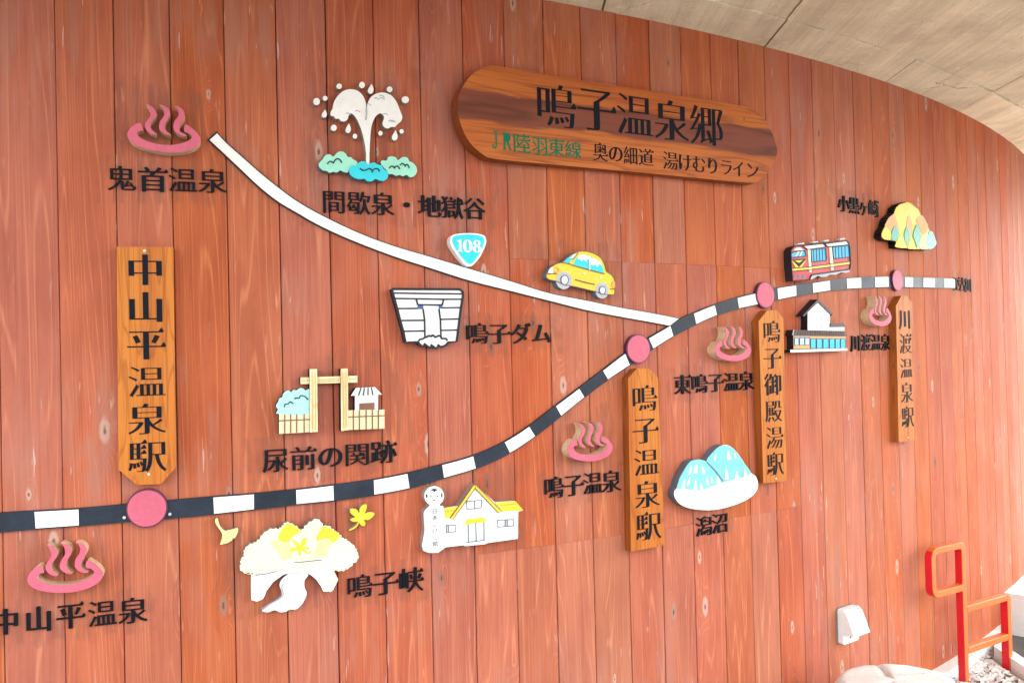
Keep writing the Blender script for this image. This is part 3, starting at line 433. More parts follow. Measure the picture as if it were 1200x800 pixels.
def plank_material(stains):
    t = NT('red_stained_plank'); tc = t.n('ShaderNodeTexCoord').outputs['Object']; rnd = t.n('ShaderNodeObjectInfo').outputs['Random']
    geo = t.n('ShaderNodeNewGeometry').outputs['Position']
    off = t.n('ShaderNodeCombineXYZ'); t.l(t.math('MULTIPLY', rnd, 61.), off.inputs[0]); t.l(t.math('MULTIPLY', rnd, 17.3), off.inputs[1]); t.l(t.math('MULTIPLY', rnd, 143.), off.inputs[2])
    P = t.vm('ADD', tc, off.outputs[0])
    sx = t.n('ShaderNodeSeparateXYZ'); t.l(P, sx.inputs[0]); cx_ = t.n('ShaderNodeCombineXYZ'); t.l(sx.outputs[0], cx_.inputs[0]); t.l(sx.outputs[2], cx_.inputs[1])
    flat = cx_.outputs[0]                # the face of the plank as a flat sheet: across, along
    # knots
    vor = t.n('ShaderNodeTexVoronoi', feature='F1', voronoi_dimensions='2D'); t.l(t.vm('MULTIPLY', flat, (6.2, 2.3, 0)), vor.inputs['Vector']); vor.inputs['Scale'].default_value = 1
    sepc = t.n('ShaderNodeSeparateColor'); t.l(vor.outputs['Color'], sepc.inputs[0])
    kd = t.math('ADD', vor.outputs['Distance'], t.math('MULTIPLY', t.math('SUBTRACT', t.noise2(flat, 60, 2), .5), .035))
    gate = t.math('GREATER_THAN', sepc.outputs[0], .6)
    ksize = t.math('MULTIPLY_ADD', sepc.outputs[1], .05, .035)
    kr = t.math('DIVIDE', kd, ksize)
    knot = t.math('MULTIPLY', t.mr(kr, 1.25, .75), gate); core = t.math('MULTIPLY', t.mr(kr, .42, .2), gate); halo = t.math('MULTIPLY', t.mr(kr, 3.2, .9), gate)
    # growth rings seen as contour lines, swept round the knots
    f = t.noise2(t.vm('MULTIPLY', flat, (8, .27, 0)), 1, 1.3, .4, .0)
    f2 = t.math('ADD', f, t.math('MULTIPLY', halo, .09))
    freq = t.math('MULTIPLY_ADD', rnd, 14., 20.)
    ring = t.math('PINGPONG', t.math('MULTIPLY', f2, freq), .5)
    line = t.mr(ring, .36, .5)
    fine = t.noise2(t.vm('MULTIPLY', flat, (170, 2.2, 0)), 1, 2, .6)
    streak = t.noise2(t.vm('MULTIPLY', flat, (38, 1.1, 0)), 1, 3, .55)
    big = t.noise(geo, 1.7, 2, .6)
    mid = t.noise2(t.vm('MULTIPLY', flat, (9, 2.4, 0)), 1, 4, .6)
    c = t.mix(t.mr(mid, .25, .75), (.345, .074, .026), (.435, .105, .037))
    c = t.mix(t.math('MULTIPLY', line, t.mr(streak, .3, .7, .15, .68)), c, (.60, .195, .074))
    c = t.mix(t.math('MULTIPLY', t.mr(streak, .5, .75), .38), c, (.53, .155, .056))
    c = t.mix(t.math('MULTIPLY', t.mr(fine, .5, .72), .34), c, (.235, .050, .020))
    # plank to plank difference
    hs = t.n('ShaderNodeHueSaturation'); t.l(c, hs.inputs['Color'])
    t.l(t.math('MULTIPLY_ADD', rnd, .008, .496), hs.inputs['Hue']); t.l(t.math('MULTIPLY_ADD', t.math('FRACT', t.math('MULTIPLY', rnd, 7.31)), .14, .88), hs.inputs['Saturation'])
    t.l(t.math('MULTIPLY_ADD', t.math('FRACT', t.math('MULTIPLY', rnd, 13.7)), .12, .94), hs.inputs['Value']); c = hs.outputs[0]
    # worn, greyed film of the stain in patches
    wear = t.math('MULTIPLY', t.mr(big, .42, .72), t.mr(t.noise2(t.vm('MULTIPLY', flat, (16, 2.6, 0)), 1, 3, .65), .40, .66))
    c = t.mix(t.math('MULTIPLY', wear, .55), c, (.36, .175, .135))
    chip = t.mr(t.noise2(t.vm('MULTIPLY', flat, (60, 6, 0)), 1, 2, .6), .715, .77)
    c = t.mix(t.math('MULTIPLY', chip, t.mr(big, .45, .65, .15, .7)), c, (.55, .40, .34))
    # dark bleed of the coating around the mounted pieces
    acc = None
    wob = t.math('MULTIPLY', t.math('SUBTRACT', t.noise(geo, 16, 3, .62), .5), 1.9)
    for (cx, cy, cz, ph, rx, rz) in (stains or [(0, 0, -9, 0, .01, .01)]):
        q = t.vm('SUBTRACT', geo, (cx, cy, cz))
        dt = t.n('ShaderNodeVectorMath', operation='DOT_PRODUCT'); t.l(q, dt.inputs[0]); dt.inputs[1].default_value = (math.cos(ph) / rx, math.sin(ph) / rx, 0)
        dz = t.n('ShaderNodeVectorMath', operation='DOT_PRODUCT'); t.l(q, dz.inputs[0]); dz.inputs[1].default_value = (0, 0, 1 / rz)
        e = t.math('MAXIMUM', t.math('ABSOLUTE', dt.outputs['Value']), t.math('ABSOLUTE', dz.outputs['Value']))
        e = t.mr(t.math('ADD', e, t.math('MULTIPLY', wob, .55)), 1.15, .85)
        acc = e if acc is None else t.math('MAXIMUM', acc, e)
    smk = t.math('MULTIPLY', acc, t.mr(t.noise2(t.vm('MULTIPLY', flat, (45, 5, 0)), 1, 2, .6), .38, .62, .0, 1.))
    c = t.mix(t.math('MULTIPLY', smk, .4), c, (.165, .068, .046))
    # the knots themselves
    c = t.mix(t.math('MULTIPLY', knot, .72), c, t.mix(t.mr(sepc.outputs[2], .1, .6), (.20, .085, .055), (.50, .34, .27)))
    c = t.mix(t.math('MULTIPLY', core, .75), c, (.09, .04, .03))
    hgt = t.math('ADD', t.math('ADD', t.math('MULTIPLY', ring, .9), t.math('MULTIPLY', fine, .8)), t.math('MULTIPLY', knot, 1.2))
    t.bump(hgt, .22, .0014)
    return t.done(c, t.mr(streak, .25, .75, .55, .75), .14)

def concrete(name, a, b, streak=(55, 1.3, 1), pits=True):
    if name in MATS: return MATS[name]
    t = NT(name); geo = t.n('ShaderNodeNewGeometry').outputs['Position']; rnd = t.n('ShaderNodeObjectInfo').outputs['Random']
    s1 = t.noise(t.vm('MULTIPLY', geo, streak), 1, 4, .6); s2 = t.noise(t.vm('MULTIPLY', geo, tuple(v * .3 for v in streak)), 1, 3, .5)
    bl = t.noise(geo, 2.3, 5, .62); fn = t.noise(geo, 90, 4, .6)
    f = t.math('ADD', t.math('MULTIPLY', s1, .22), t.math('ADD', t.math('MULTIPLY', s2, .28), t.math('MULTIPLY', bl, .50)))
    c = t.mix(t.mr(f, .32, .66), a, b)
    c = t.mix(t.math('MULTIPLY', t.mr(t.noise(t.vm('MULTIPLY', geo, tuple(v * .5 for v in streak)), 1, 5, .7), .58, .75), .3), c, tuple(v * .5 for v in a))
    c = t.mix(t.math('MULTIPLY', t.mr(fn, .56, .75), .35), c, tuple(v * .6 for v in a))
    c = t.mix(t.math('MULTIPLY', t.mr(t.noise(geo, 5.5, 5, .68), .5, .7), .24), c, tuple(v * q for v, q in zip(a, (.62, .60, .52))))
    c = t.mix(t.math('MULTIPLY', t.mr(t.noise(geo, 11, 5, .7, .4), .6, .72), .45), c, tuple(min(1, v * 1.15) for v in b))
    vc = t.n('ShaderNodeTexVoronoi', feature='DISTANCE_TO_EDGE'); vc.inputs['Scale'].default_value = 1.5
    wv = t.n('ShaderNodeTexNoise'); t.l(geo, wv.inputs['Vector']); wv.inputs['Scale'].default_value = 7; wv.inputs['Detail'].default_value = 4
    t.l(t.vm('ADD', geo, t.vm('MULTIPLY', wv.outputs['Color'], (.22, .22, .22))), vc.inputs['Vector'])
    crack = t.math('MULTIPLY', t.mr(vc.outputs['Distance'], .007, .001), t.mr(bl, .5, .62))
    c = t.mix(t.math('MULTIPLY', crack, .7), c, tuple(v * .35 for v in a))
    hs = t.n('ShaderNodeHueSaturation'); t.l(c, hs.inputs['Color']); t.l(t.math('MULTIPLY_ADD', rnd, .22, .88), hs.inputs['Value'])
    h = t.math('SUBTRACT', t.math('ADD', t.math('MULTIPLY', s1, 1.2), t.math('ADD', fn, t.math('MULTIPLY', bl, 2.))), crack)
    t.bump(h, .6, .004)
    MATS[name] = t.done(hs.outputs[0], .85, .25)
    return MATS[name]

# ------------------------------------------------------------------ objects
def tag(o, label=None, cat=None, group=None, kind=None):
    if label: o['label'] = label
    if cat: o['category'] = cat
    if group: o['group'] = group
    if kind: o['kind'] = kind
    return o
def thing(name, s, h, label, cat, group=None, d=0.):
    o = bpy.data.objects.new(name, None); COL.objects.link(o); o.empty_display_size = .05
    x, y, a = wall(s); o.location = on_wall(s, h, d); o.rotation_euler = (0, 0, a)
    bpy.context.view_layer.update()
    return tag(o, label, cat, group)
def link(name, me, parent=None, M=Matrix.Identity(4)):
    o = bpy.data.objects.new(name, me); COL.objects.link(o); o.matrix_world = M
    if parent is not None:
        o.parent = parent; o.matrix_parent_inverse = parent.matrix_world.inverted()
    return o

def smooth_loop(pts, k=4):
    n = len(pts); out = []
    for i in range(n):
        p0, p1, p2, p3 = (Vector(pts[(i + j - 1) % n]) for j in range(4))
        for q in range(k):
            t = q / k
            out.append(.5 * ((2 * p1) + (p2 - p0) * t + (2*p0 - 5*p1 + 4*p2 - p3) * t*t + (3*p1 - p0 - 3*p2 + p3) * t**3))
    return out
def smooth_line(pts, k=5):
    pts = [Vector(p) for p in pts]
    if len(pts) < 3: return pts
    e = [2*pts[0] - pts[1]] + pts + [2*pts[-1] - pts[-2]]; out = []
    for i in range(1, len(e) - 2):
        p0, p1, p2, p3 = e[i-1:i+3]
        for q in range(k):
            t = q / k
            out.append(.5 * ((2 * p1) + (p2 - p0) * t + (2*p0 - 5*p1 + 4*p2 - p3) * t*t + (3*p1 - p0 - 3*p2 + p3) * t**3))
    return out + [pts[-1]]
def ribbon(pts, w):
    """a line of width w as one closed outline"""
    n = len(pts); L, Rr = [], []
    for i in range(n):
        d = (pts[min(i+1, n-1)] - pts[max(i-1, 0)]).normalized(); nr = Vector((-d.y, d.x)) * w / 2
        L.append(pts[i] + nr); Rr.append(pts[i] - nr)
    return L + Rr[::-1]
def pts_of(key):
    v = SHAPES[key]; return [Vector((v[i] / 1e4, v[i+1] / 1e4)) for i in range(0, len(v), 2)]

def fill(contours):
    """triangles of the area enclosed by the contours (overlaps merged, holes kept)"""
    vs_, es = [], []
    for c in contours:
        b = len(vs_); n = len(c); vs_ += [Vector((p[0], p[1])) for p in c]; es += [(b + i, b + (i + 1) % n) for i in range(n)]
    V, E_, F, *_ = delaunay_2d_cdt(vs_, es, [], 0, 1e-6, False)
    A = np.array([[p.x, p.y] for p in V]); T = np.array([list(f) for f in F])
    if len(T) == 0: return A, []
    cen = A[T].mean(1); wn_ = np.zeros(len(T))
    for c in contours:
        q = np.array([[p[0], p[1]] for p in c]); r = np.roll(q, -1, 0)
        for (x0, y0), (x1, y1) in zip(q, r):
            up = (y0 <= cen[:, 1]) & (y1 > cen[:, 1]); dn = (y0 > cen[:, 1]) & (y1 <= cen[:, 1])
            if not (up.any() or dn.any()): continue
            side = (x1 - x0) * (cen[:, 1] - y0) - (cen[:, 0] - x0) * (y1 - y0)
            wn_ += (up & (side > 0)).astype(int); wn_ -= (dn & (side < 0)).astype(int)
    keep = [tuple(t) for t, w in zip(T, wn_) if w != 0]
    out = []
    for a, b, c in keep:
        cr = (A[b][0]-A[a][0])*(A[c][1]-A[a][1]) - (A[b][1]-A[a][1])*(A[c][0]-A[a][0])
        if abs(cr) < 1e-12: continue
        out.append((a, b, c) if cr > 0 else (a, c, b))
    return A, out
def prism(contours, back, front, put, M, mats, bevel=0.):
    """solid between depth 'back' and 'front'; put(u, v, d) gives the world point; first material front, second sides"""
    A, tris = fill(contours); cnt = {}
    for t in tris:
        for i in range(3): cnt[(t[i], t[(i+1) % 3])] = 1
    border = [e for e in cnt if (e[1], e[0]) not in cnt]
    used = sorted({i for t in tris for i in t}); ix = {v: k for k, v in enumerate(used)}; n = len(used)
    Mi = M.inverted()
    W = [Mi @ put(A[v][0], A[v][1], front) for v in used] + [Mi @ put(A[v][0], A[v][1], back) for v in used]
    faces = [tuple(ix[v] for v in t) for t in tris]; nf = len(faces)
    faces += [(ix[a], n + ix[a], n + ix[b], ix[b]) for a, b in border]; ns = len(faces)
    faces += [tuple(n + ix[v] for v in t[::-1]) for t in tris]
    me = bpy.data.meshes.new('part'); me.from_pydata([tuple(w) for w in W], [], faces)
    for m in mats: me.materials.append(m)
    if len(mats) > 1: me.polygons.foreach_set('material_index', [0] * nf + [1] * (len(faces) - nf))
    me.update(); return me
def frame_at(s, h, d=0.):
    x, y, a = wall(s); return Matrix.Translation(on_wall(s, h, d)) @ Matrix.Rotation(a, 4, 'Z')
def piece(name, contours, d0, d1, mats, parent=None, put=on_wall):
    """a cut-out mounted on the wall; d0, d1 depths in metres"""
    if not isinstance(contours[0], (list, tuple)): contours = [contours]
    P = [p for c in contours for p in c]
    s = sum(p[0] for p in P) / len(P); h = sum(p[1] for p in P) / len(P)
    M = frame_at(s, h, d0) if put is on_wall else put(s, h, d0, True)
    if not isinstance(mats, (list, tuple)): mats = [mats]
    if put is on_wall: me = prism(contours, d0, d1, put, M, mats)
    else: me = prism(contours, d0, d1, lambda a, b, c: put(a, b, c), M, mats)
    me.name = name
    return link(name, me, parent, M)
U = PW
def cut(name, key, t, mats, parent=None, sm=True, back=-.02, k=4):
    """one traced outline as a solid; t is its front depth in plank widths"""
    c = pts_of(key); c = smooth_loop(c, k) if sm else c
    return piece(name, c, back * U, t * U, mats, parent)
def patch(name, key, t, mat, parent, sm=True, layer=1, th=.0012):
    c = pts_of(key); c = smooth_loop(c, 4) if sm else c
    return piece(name, c, t * U - .0006, t * U + th * layer, mat, parent)
def stroke(name, key, t, mat, parent, w=.0032, layer=2, sm=True):
    c = pts_of(key); c = smooth_line(c) if sm else c
    return piece(name, ribbon(c, w), t * U - .0004, t * U + .0012 * layer + .0004, mat, parent)

# ------------------------------------------------------------------ lettering
def glyph_outlines(ch, res=5):
    cu = bpy.data.curves.new('glyph', 'FONT'); cu.body = ch; cu.size = 1.0
    ob = bpy.data.objects.new('glyph', cu); COL.objects.link(ob)
    dg = bpy.context.evaluated_depsgraph_get(); c2 = ob.evaluated_get(dg).to_curve(dg); out = []
    for sp in c2.splines:
        pts = []
        if sp.type == 'BEZIER':
            b = sp.bezier_points; n = len(b)
            for i in range(n):
                a, c = b[i], b[(i + 1) % n]; p0, p1, p2, p3 = a.co.xy, a.handle_right.xy, c.handle_left.xy, c.co.xy
                d = p3 - p0; L = max(d.length, .01)
                pts.append(p0)
                if abs((p1 - p0).cross(d)) > 2e-4 * L or abs((p2 - p0).cross(d)) > 2e-4 * L:
                    for k in range(1, res):
                        t = k / res; u = 1 - t; pts.append(p0 * u**3 + p1 * 3*u*u*t + p2 * 3*u*t*t + p3 * t**3)
        else: pts = [Vector(p.co[:2]) for p in sp.points]
        q = []
        for v in pts:
            if not q or (v - q[-1]).length > 2e-4: q.append(v.copy())
        if len(q) > 1 and (q[0] - q[-1]).length < 2e-4: q.pop()
        # merge points that lie on a straight run
        r = [q[i] for i in range(len(q)) if abs((q[i] - q[i-1]).normalized().cross((q[(i+1) % len(q)] - q[i]).normalized())) > .004]
        if len(r) > 2: out.append(r)
    bpy.data.objects.remove(ob); bpy.data.curves.remove(cu)
    return out
def _inside(p, q):
    c = False
    for i in range(len(q)):
        a, b = q[i-1], q[i]
        if (a.y > p.y) != (b.y > p.y) and p.x < (b.x-a.x)*(p.y-a.y)/(b.y-a.y)+a.x: c = not c
    return c
def brush(outs, ax, ay, ur):
    """turn even strokes into a carved serif hand: heavy uprights, light level strokes with a triangular stop"""
    res = []
    for k, q in enumerate(outs):
        depth = sum(_inside(q[0] + Vector((1e-5, 1.3e-5)), o) for j, o in enumerate(outs) if j != k)
        ar = sum(q[i-1].cross(q[i]) for i in range(len(q)))
        if ar * (1 if depth % 2 == 0 else -1) < 0: q = q[::-1]
        n = len(q); E = []
        for i in range(n):
            d = (q[(i+1) % n] - q[i]).normalized(); nr = Vector((d.y, -d.x)); E.append((d, nr, ax*nr.x**2 + ay*nr.y**2))
        new = []
        for i in range(n):
            d0, n0, e0 = E[i-1]; d1, n1, e1 = E[i]; den = d0.cross(d1)
            if abs(den) < .35: v = q[i] + (n0*e0 + n1*e1) / 2
            else:
                a0 = q[i] + n0*e0; v = a0 + d0 * ((q[i] + n1*e1 - a0).cross(d1) / den)
                if (v - q[i]).length > .06: v = q[i] + (n0*e0 + n1*e1) / 2
            new.append(v)
        o2 = []; i = 0
        for i in range(n):
            e0, e1, e2 = q[i] - q[i-1], q[(i+1) % n] - q[i], q[(i+2) % n] - q[(i+1) % n]
            pe0, pe1 = q[i-1] - q[i-2], q[i] - q[i-1]
            # point i is the top corner of a right-hand stroke end: rising edge before, run to the left after
            if ur and .02 < pe1.y < .12 and abs(pe1.x) < .03 and pe0.x > .07 and abs(pe0.y) < .03 and -e1.x > .07 and abs(e1.y) < .03:
                v = new[i]; o2 += [v + Vector((.03, -.004)), v + Vector((-.02, ur)), v + Vector((-.045, ur * .95)), v + Vector((-.11, .0))]
            # top-left corner of an upright: small flag
            else: o2.append(new[i])
        res.append(o2)
    return res
def hand_made(ch):
    """the few western characters, heavy serif forms, inside the unit box"""
    V = lambda L: [Vector(p) for p in L]
    el = lambda cx, cy, rx, ry, sgn=1: [Vector((cx + rx * math.cos(sgn * 2 * math.pi * i / 28), cy + ry * math.sin(sgn * 2 * math.pi * i / 28))) for i in range(28)]
    if ch == '1': return [V([(.1, 0), (.95, 0), (.95, .07), (.75, .1), (.75, 1), (.55, 1), (.1, .86), (.1, .79), (.36, .83), (.36, .1), (.1, .07)])]
    if ch == '0': return [el(.5, .5, .5, .51), el(.5, .5, .17, .42, -1)]
    if ch == '8': return [el(.5, .75, .42, .26), el(.5, .27, .5, .28), el(.5, .76, .14, .18, -1), el(.5, .26, .17, .19, -1)]
    if ch == 'J': return [V([(.25, 1), (1, 1), (1, .96), (.84, .93), (.84, .2), (.72, .03), (.45, -.03), (.15, .02), (0, .14), (.1, .25), (.28, .2), (.32, .08), (.5, .06), (.58, .2), (.58, .93), (.25, .96)])]
    if ch == 'R': return [V([(0, 0), (.4, 0), (.4, .04), (.32, .07), (.32, .46), (.45, .46), (.72, .06), (.78, 0), (1, 0), (1, .05), (.93, .07), (.66, .5), (.84, .58), (.9, .75), (.82, .92), (.6, 1), (0, 1), (0, .96), (.1, .93), (.1, .07), (0, .04)]), V([(.32, .53), (.32, .94), (.5, .93), (.64, .85), (.67, .73), (.6, .58), (.48, .53)])[::-1]]
_G = {}; _ref = None
def glyph(ch, style):
    """outlines in the unit em box"""
    global _ref
    if ch in '108JR': return hand_made(ch)
    if (ch, style) in _G: return _G[ch, style]
    if _ref is None:
        P = [p for c in glyph_outlines('国') for p in c]
        x0, x1, y0, y1 = min(p.x for p in P), max(p.x for p in P), min(p.y for p in P), max(p.y for p in P)
        e = .02; _ref = (x0 - e, y0 - e, x1 - x0 + 2*e, y1 - y0 + 2*e)
    raw = glyph_outlines(ch); busy = len(raw) + sum(len(c) for c in raw) / 40
    ax, ay, ur = {'carved': (.036, -.019, .10), 'raised': (.032, -.012, .085), 'small': (.028, -.012, .08), 'green': (.020, .000, .06), 'thin': (.004, -.002, 0.)}[style]
    if busy > 9: ax *= .40
    elif busy > 6: ax *= .7
    o = brush(raw, ax, ay, ur)
    x, y, w, h = _ref
    _G[ch, style] = [[Vector(((p.x - x) / w, (p.y - y) / h)) for p in c] for c in o]
    return _G[ch, style]
def letters(key, style, d0, d1, mats, parent, put=on_wall, name='character', jitter=0.):
    for ch, s0, s1, h0, h1 in TEXTS[key]:
        if ch == ' ': continue
        js, jh, ja = (rng.uniform(-1, 1) * jitter for _ in range(3))
        def tr(p):
            x, y = p.x - .5, p.y - .5; a = ja * 9
            x, y = x - a * y, y + a * x
            return Vector((s0 + (x + .5) * (s1 - s0) + js, h0 + (y + .5) * (h1 - h0) + jh))
        g = [[tr(p) for p in c] for c in glyph(ch, style)]
        piece(name, g, d0, d1, mats, parent, put)

# ------------------------------------------------------------------ shared paints
WHITE = paint('white_paint', (.80, .79, .76), .45, .05)
CREAM = paint('cream_paint', (.79, .75, .50), .45, .06)
NAVY = paint('navy_gloss_paint', (.013, .022, .038), .36, .2, .28)
INK = paint('black_letter_paint', (.0045, .0065, .012), .55, .25, .12)
EDGE = paint('dark_edge_paint', (.026, .022, .027), .5, .2, .2)
LINE = paint('outline_paint', (.018, .022, .035), .5, .15, .2)
PINK = paint('pink_paint', (.56, .105, .165), .5, .09)
PLY = wood('raw_wood_edge', (.46, .30, .16), (.62, .44, .27), (.70, .53, .34), 'x', 1.3, .6)
YEL = paint('yellow_paint', (.76, .55, .03), .42, .06)
PALEY = paint('pale_yellow_paint', (.80, .72, .28), .45, .06)
CYAN = paint('cyan_paint', (.01, .58, .68), .4, .06)
MINT = paint('mint_paint', (.30, .68, .52), .42, .06)
AQUA = paint('aqua_paint', (.17, .52, .52), .42, .06)
TEAL = paint('teal_paint', (.09, .40, .31), .42, .08)
PEACH = paint('peach_paint', (.62, .29, .07), .42, .06)
RED = paint('train_red_paint', (.50, .030, .035), .4, .07)
GREYP = paint('grey_paint', (.42, .43, .46), .45, .08)
SLATE = paint('slate_paint', (.13, .17, .22), .5, .15)
BROWNP = paint('brown_paint', (.20, .09, .055), .5, .15)
OCHRE = paint('ochre_paint', (.66, .33, .08), .45, .08)
SAND = wood('sand_wood', (.50, .36, .17), (.74, .62, .36), (.80, .70, .44), 'z', 2.0, .5)
TAUPE = paint('taupe_edge_paint', (.34, .28, .24), .55, .15)
GREEN = paint('green_letter_paint', (.003, .15, .075), .5, .12, .12)
SKYB = paint('sky_blue_paint', (.008, .40, .62), .4, .06)
BLUE = paint('blue_paint', (.05, .09, .30), .45, .1)

# ------------------------------------------------------------------ ground, kerb, gravel
def sheet(name, x0, x1, y0, y1, z, mat, n=1):
    me = bpy.data.meshes.new(name); me.from_pydata([(x0, y0, z), (x1, y0, z), (x1, y1, z), (x0, y1, z)], [], [(0, 1, 2, 3)]); me.materials.append(mat)
    o = bpy.data.objects.new(name, me); COL.objects.link(o); return o
def world_prism(name, contour, z0, z1, mat, parent=None, jitter=0.):
    cx = sum(p[0] for p in contour) / len(contour); cy = sum(p[1] for p in contour) / len(contour)
    M = Matrix.Translation((cx, cy, z0))
    me = prism([[Vector(p) for p in contour]], z0, z1, lambda a, b, c: Vector((a, b, c)), M, mat if isinstance(mat, list) else [mat])
    me.name = name
    return link(name, me, parent, M)
PAVE = paint('grey_asphalt', (.15, .146, .14), .85, .15, .2)
tag(sheet('ground', -400, 400, -400, 400, 0, PAVE), kind='structure')

# ------------------------------------------------------------------ plank wall
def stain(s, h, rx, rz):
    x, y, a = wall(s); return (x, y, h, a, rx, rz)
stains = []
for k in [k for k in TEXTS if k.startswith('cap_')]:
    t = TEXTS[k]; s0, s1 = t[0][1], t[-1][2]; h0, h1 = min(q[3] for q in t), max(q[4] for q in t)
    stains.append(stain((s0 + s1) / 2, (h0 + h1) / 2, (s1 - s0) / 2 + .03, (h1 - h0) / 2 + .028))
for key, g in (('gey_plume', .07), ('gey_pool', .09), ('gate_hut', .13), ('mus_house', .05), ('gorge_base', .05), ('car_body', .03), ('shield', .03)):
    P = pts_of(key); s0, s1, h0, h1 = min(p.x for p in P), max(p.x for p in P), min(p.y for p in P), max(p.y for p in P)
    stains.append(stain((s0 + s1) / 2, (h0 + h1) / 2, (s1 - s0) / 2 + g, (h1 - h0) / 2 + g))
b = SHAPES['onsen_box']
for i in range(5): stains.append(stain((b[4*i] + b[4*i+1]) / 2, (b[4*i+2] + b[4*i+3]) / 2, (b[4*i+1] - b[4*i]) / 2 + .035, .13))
_pmat = {}
def plank_mat(n):
    """one stain coat for every five planks: it carries the bleed marks that reach those planks"""
    k = n // 5
    if k not in _pmat:
        mid = on_wall((5 * k + 2.5) * PW, 0, 0)
        _pmat[k] = plank_material([q for q in stains if (Vector((q[0], q[1])) - mid.xy).length < 2.7 * PW + q[4] * 1.5])
    return _pmat[k]
WTH = .024
wall_thing = thing('plank_wall', 1.8, 0, 'bulging wall of upright red-stained planks under the concrete slab', 'wall')
def wall_strip(d0, d1, z0, z1, s0, s1, n):
    V, F = [], []
    for i in range(n + 1):
        s = s0 + (s1 - s0) * i / n
        for d, z in ((d0, z0), (d1, z0), (d1, z1), (d0, z1)): V.append(tuple(on_wall(s, z, d)))
    for i in range(n):
        for j in range(4): F.append((4*i + j, 4*i + 4 + j, 4*i + 4 + (j+1) % 4, 4*i + (j+1) % 4))
    F += [(0, 1, 2, 3), (4*n + 3, 4*n + 2, 4*n + 1, 4*n)]
    me = bpy.data.meshes.new('strip'); me.from_pydata(V, [], F); me.update(); return me
me = wall_strip(-.16, -WTH - .002, -.05, SOFFIT + .04, -5 * PW, 50 * PW, 110); me.materials.append(paint('dark_gap', (.03, .014, .01), .8, .2))
link('backing', me, wall_thing)
_pm = {}
def plank_mesh(z0, z1, gap):
    key = (round(z0, 3), round(z1, 3), gap)
    if key in _pm: return _pm[key]
    w = PW / 2 - gap; c = .0022; x = [-w, -w, -w + c, w - c, w, w]; y = [0, -WTH + c, -WTH, -WTH, -WTH + c, 0]
    L = z1 - z0; e = .0003
    V = [(a, b, -L/2 + e) for a, b in zip(x, y)] + [(a, b, L/2 - e) for a, b in zip(x, y)]
    F = [(i, i + 1, i + 7, i + 6) for i in range(5)] + [(5, 0, 6, 11), (0, 5, 4, 3, 2, 1), (6, 7, 8, 9, 10, 11)]
    me = bpy.data.meshes.new('plank'); me.from_pydata(V, [], F); me.materials.append(None); me.update(); _pm[key] = me
    return me
JU, JL = (2.1344 + 10.9) * PW, (-4.3396 + 10.9) * PW
for n in range(-5, 49):
    cuts = [0.0, JL, JU, SOFFIT + .03] if 8 <= n <= 17 else [0.0, SOFFIT + .03]
    if 8 <= n <= 9: cuts = [0.0, JL, JU, SOFFIT + .03] if n == 9 else [0.0, JL, SOFFIT + .03]
    gap = rng.choice((.0009, .0012, .0016, .0011))
    for a, c in zip(cuts, cuts[1:]):
        s = (n + .5) * PW; x, y, ph = wall(s)
        # the chord between the two plank edges
        p0, p1 = on_wall(n * PW, 0, 0), on_wall((n + 1) * PW, 0, 0); mid = (p0 + p1) / 2
        ang = math.atan2((p1 - p0).y, (p1 - p0).x); back = WTH - rng.uniform(-.0008, .0008)
        # local -y faces out: the back plane lies WTH behind the face
        M = Matrix.Translation((mid.x - back * math.sin(ang), mid.y + back * math.cos(ang), (a + c) / 2)) @ Matrix.Rotation(ang + rng.uniform(-.004, .004), 4, 'Z')
        pk = link('plank', plank_mesh(a, c, gap), wall_thing, M); pk.material_slots[0].link = 'OBJECT'; pk.material_slots[0].material = plank_mat(n)

# ------------------------------------------------------------------ concrete slab overhead, cast in board-marked bays
SLABM = concrete('board_marked_concrete', (.60, .50, .34), (.90, .795, .58), (42, 1.1, 1))
off = [on_wall(s * PW, 0, .235) for s in np.linspace(-5, 50, 111)]
def y_at(line, x): return float(np.interp(x, [p.x for p in line], [p.y for p in line]))
near = [on_wall(s * PW, 0, SLAB_OUT) for s in np.linspace(-5, 50, 111)]; far = [on_wall(s * PW, 0, -.5) for s in np.linspace(-5, 50, 111)]
slab = thing('concrete_slab', 1.8, SOFFIT, 'board-marked tan concrete slab over the top of the plank wall', 'slab')
edges = [-2.45, -1.75, -1.05, -.35, .35, 1.05, 1.76, 2.38, 3.05, 3.75, 4.4, 5.1, 5.8, 6.5]  # bays far to the right are unseen, added to block sky light
def jig(pts, amp, seed):
    r = random.Random(seed); out = []
    for p, q in zip(pts, pts[1:]):
        n = max(1, int((Vector(q) - Vector(p)).length / .035))
        for k in range(n):
            v = Vector(p).lerp(Vector(q), k / n); out.append((v.x + r.uniform(-amp, amp), v.y + r.uniform(-amp, amp)))
    return out + [tuple(pts[-1])]
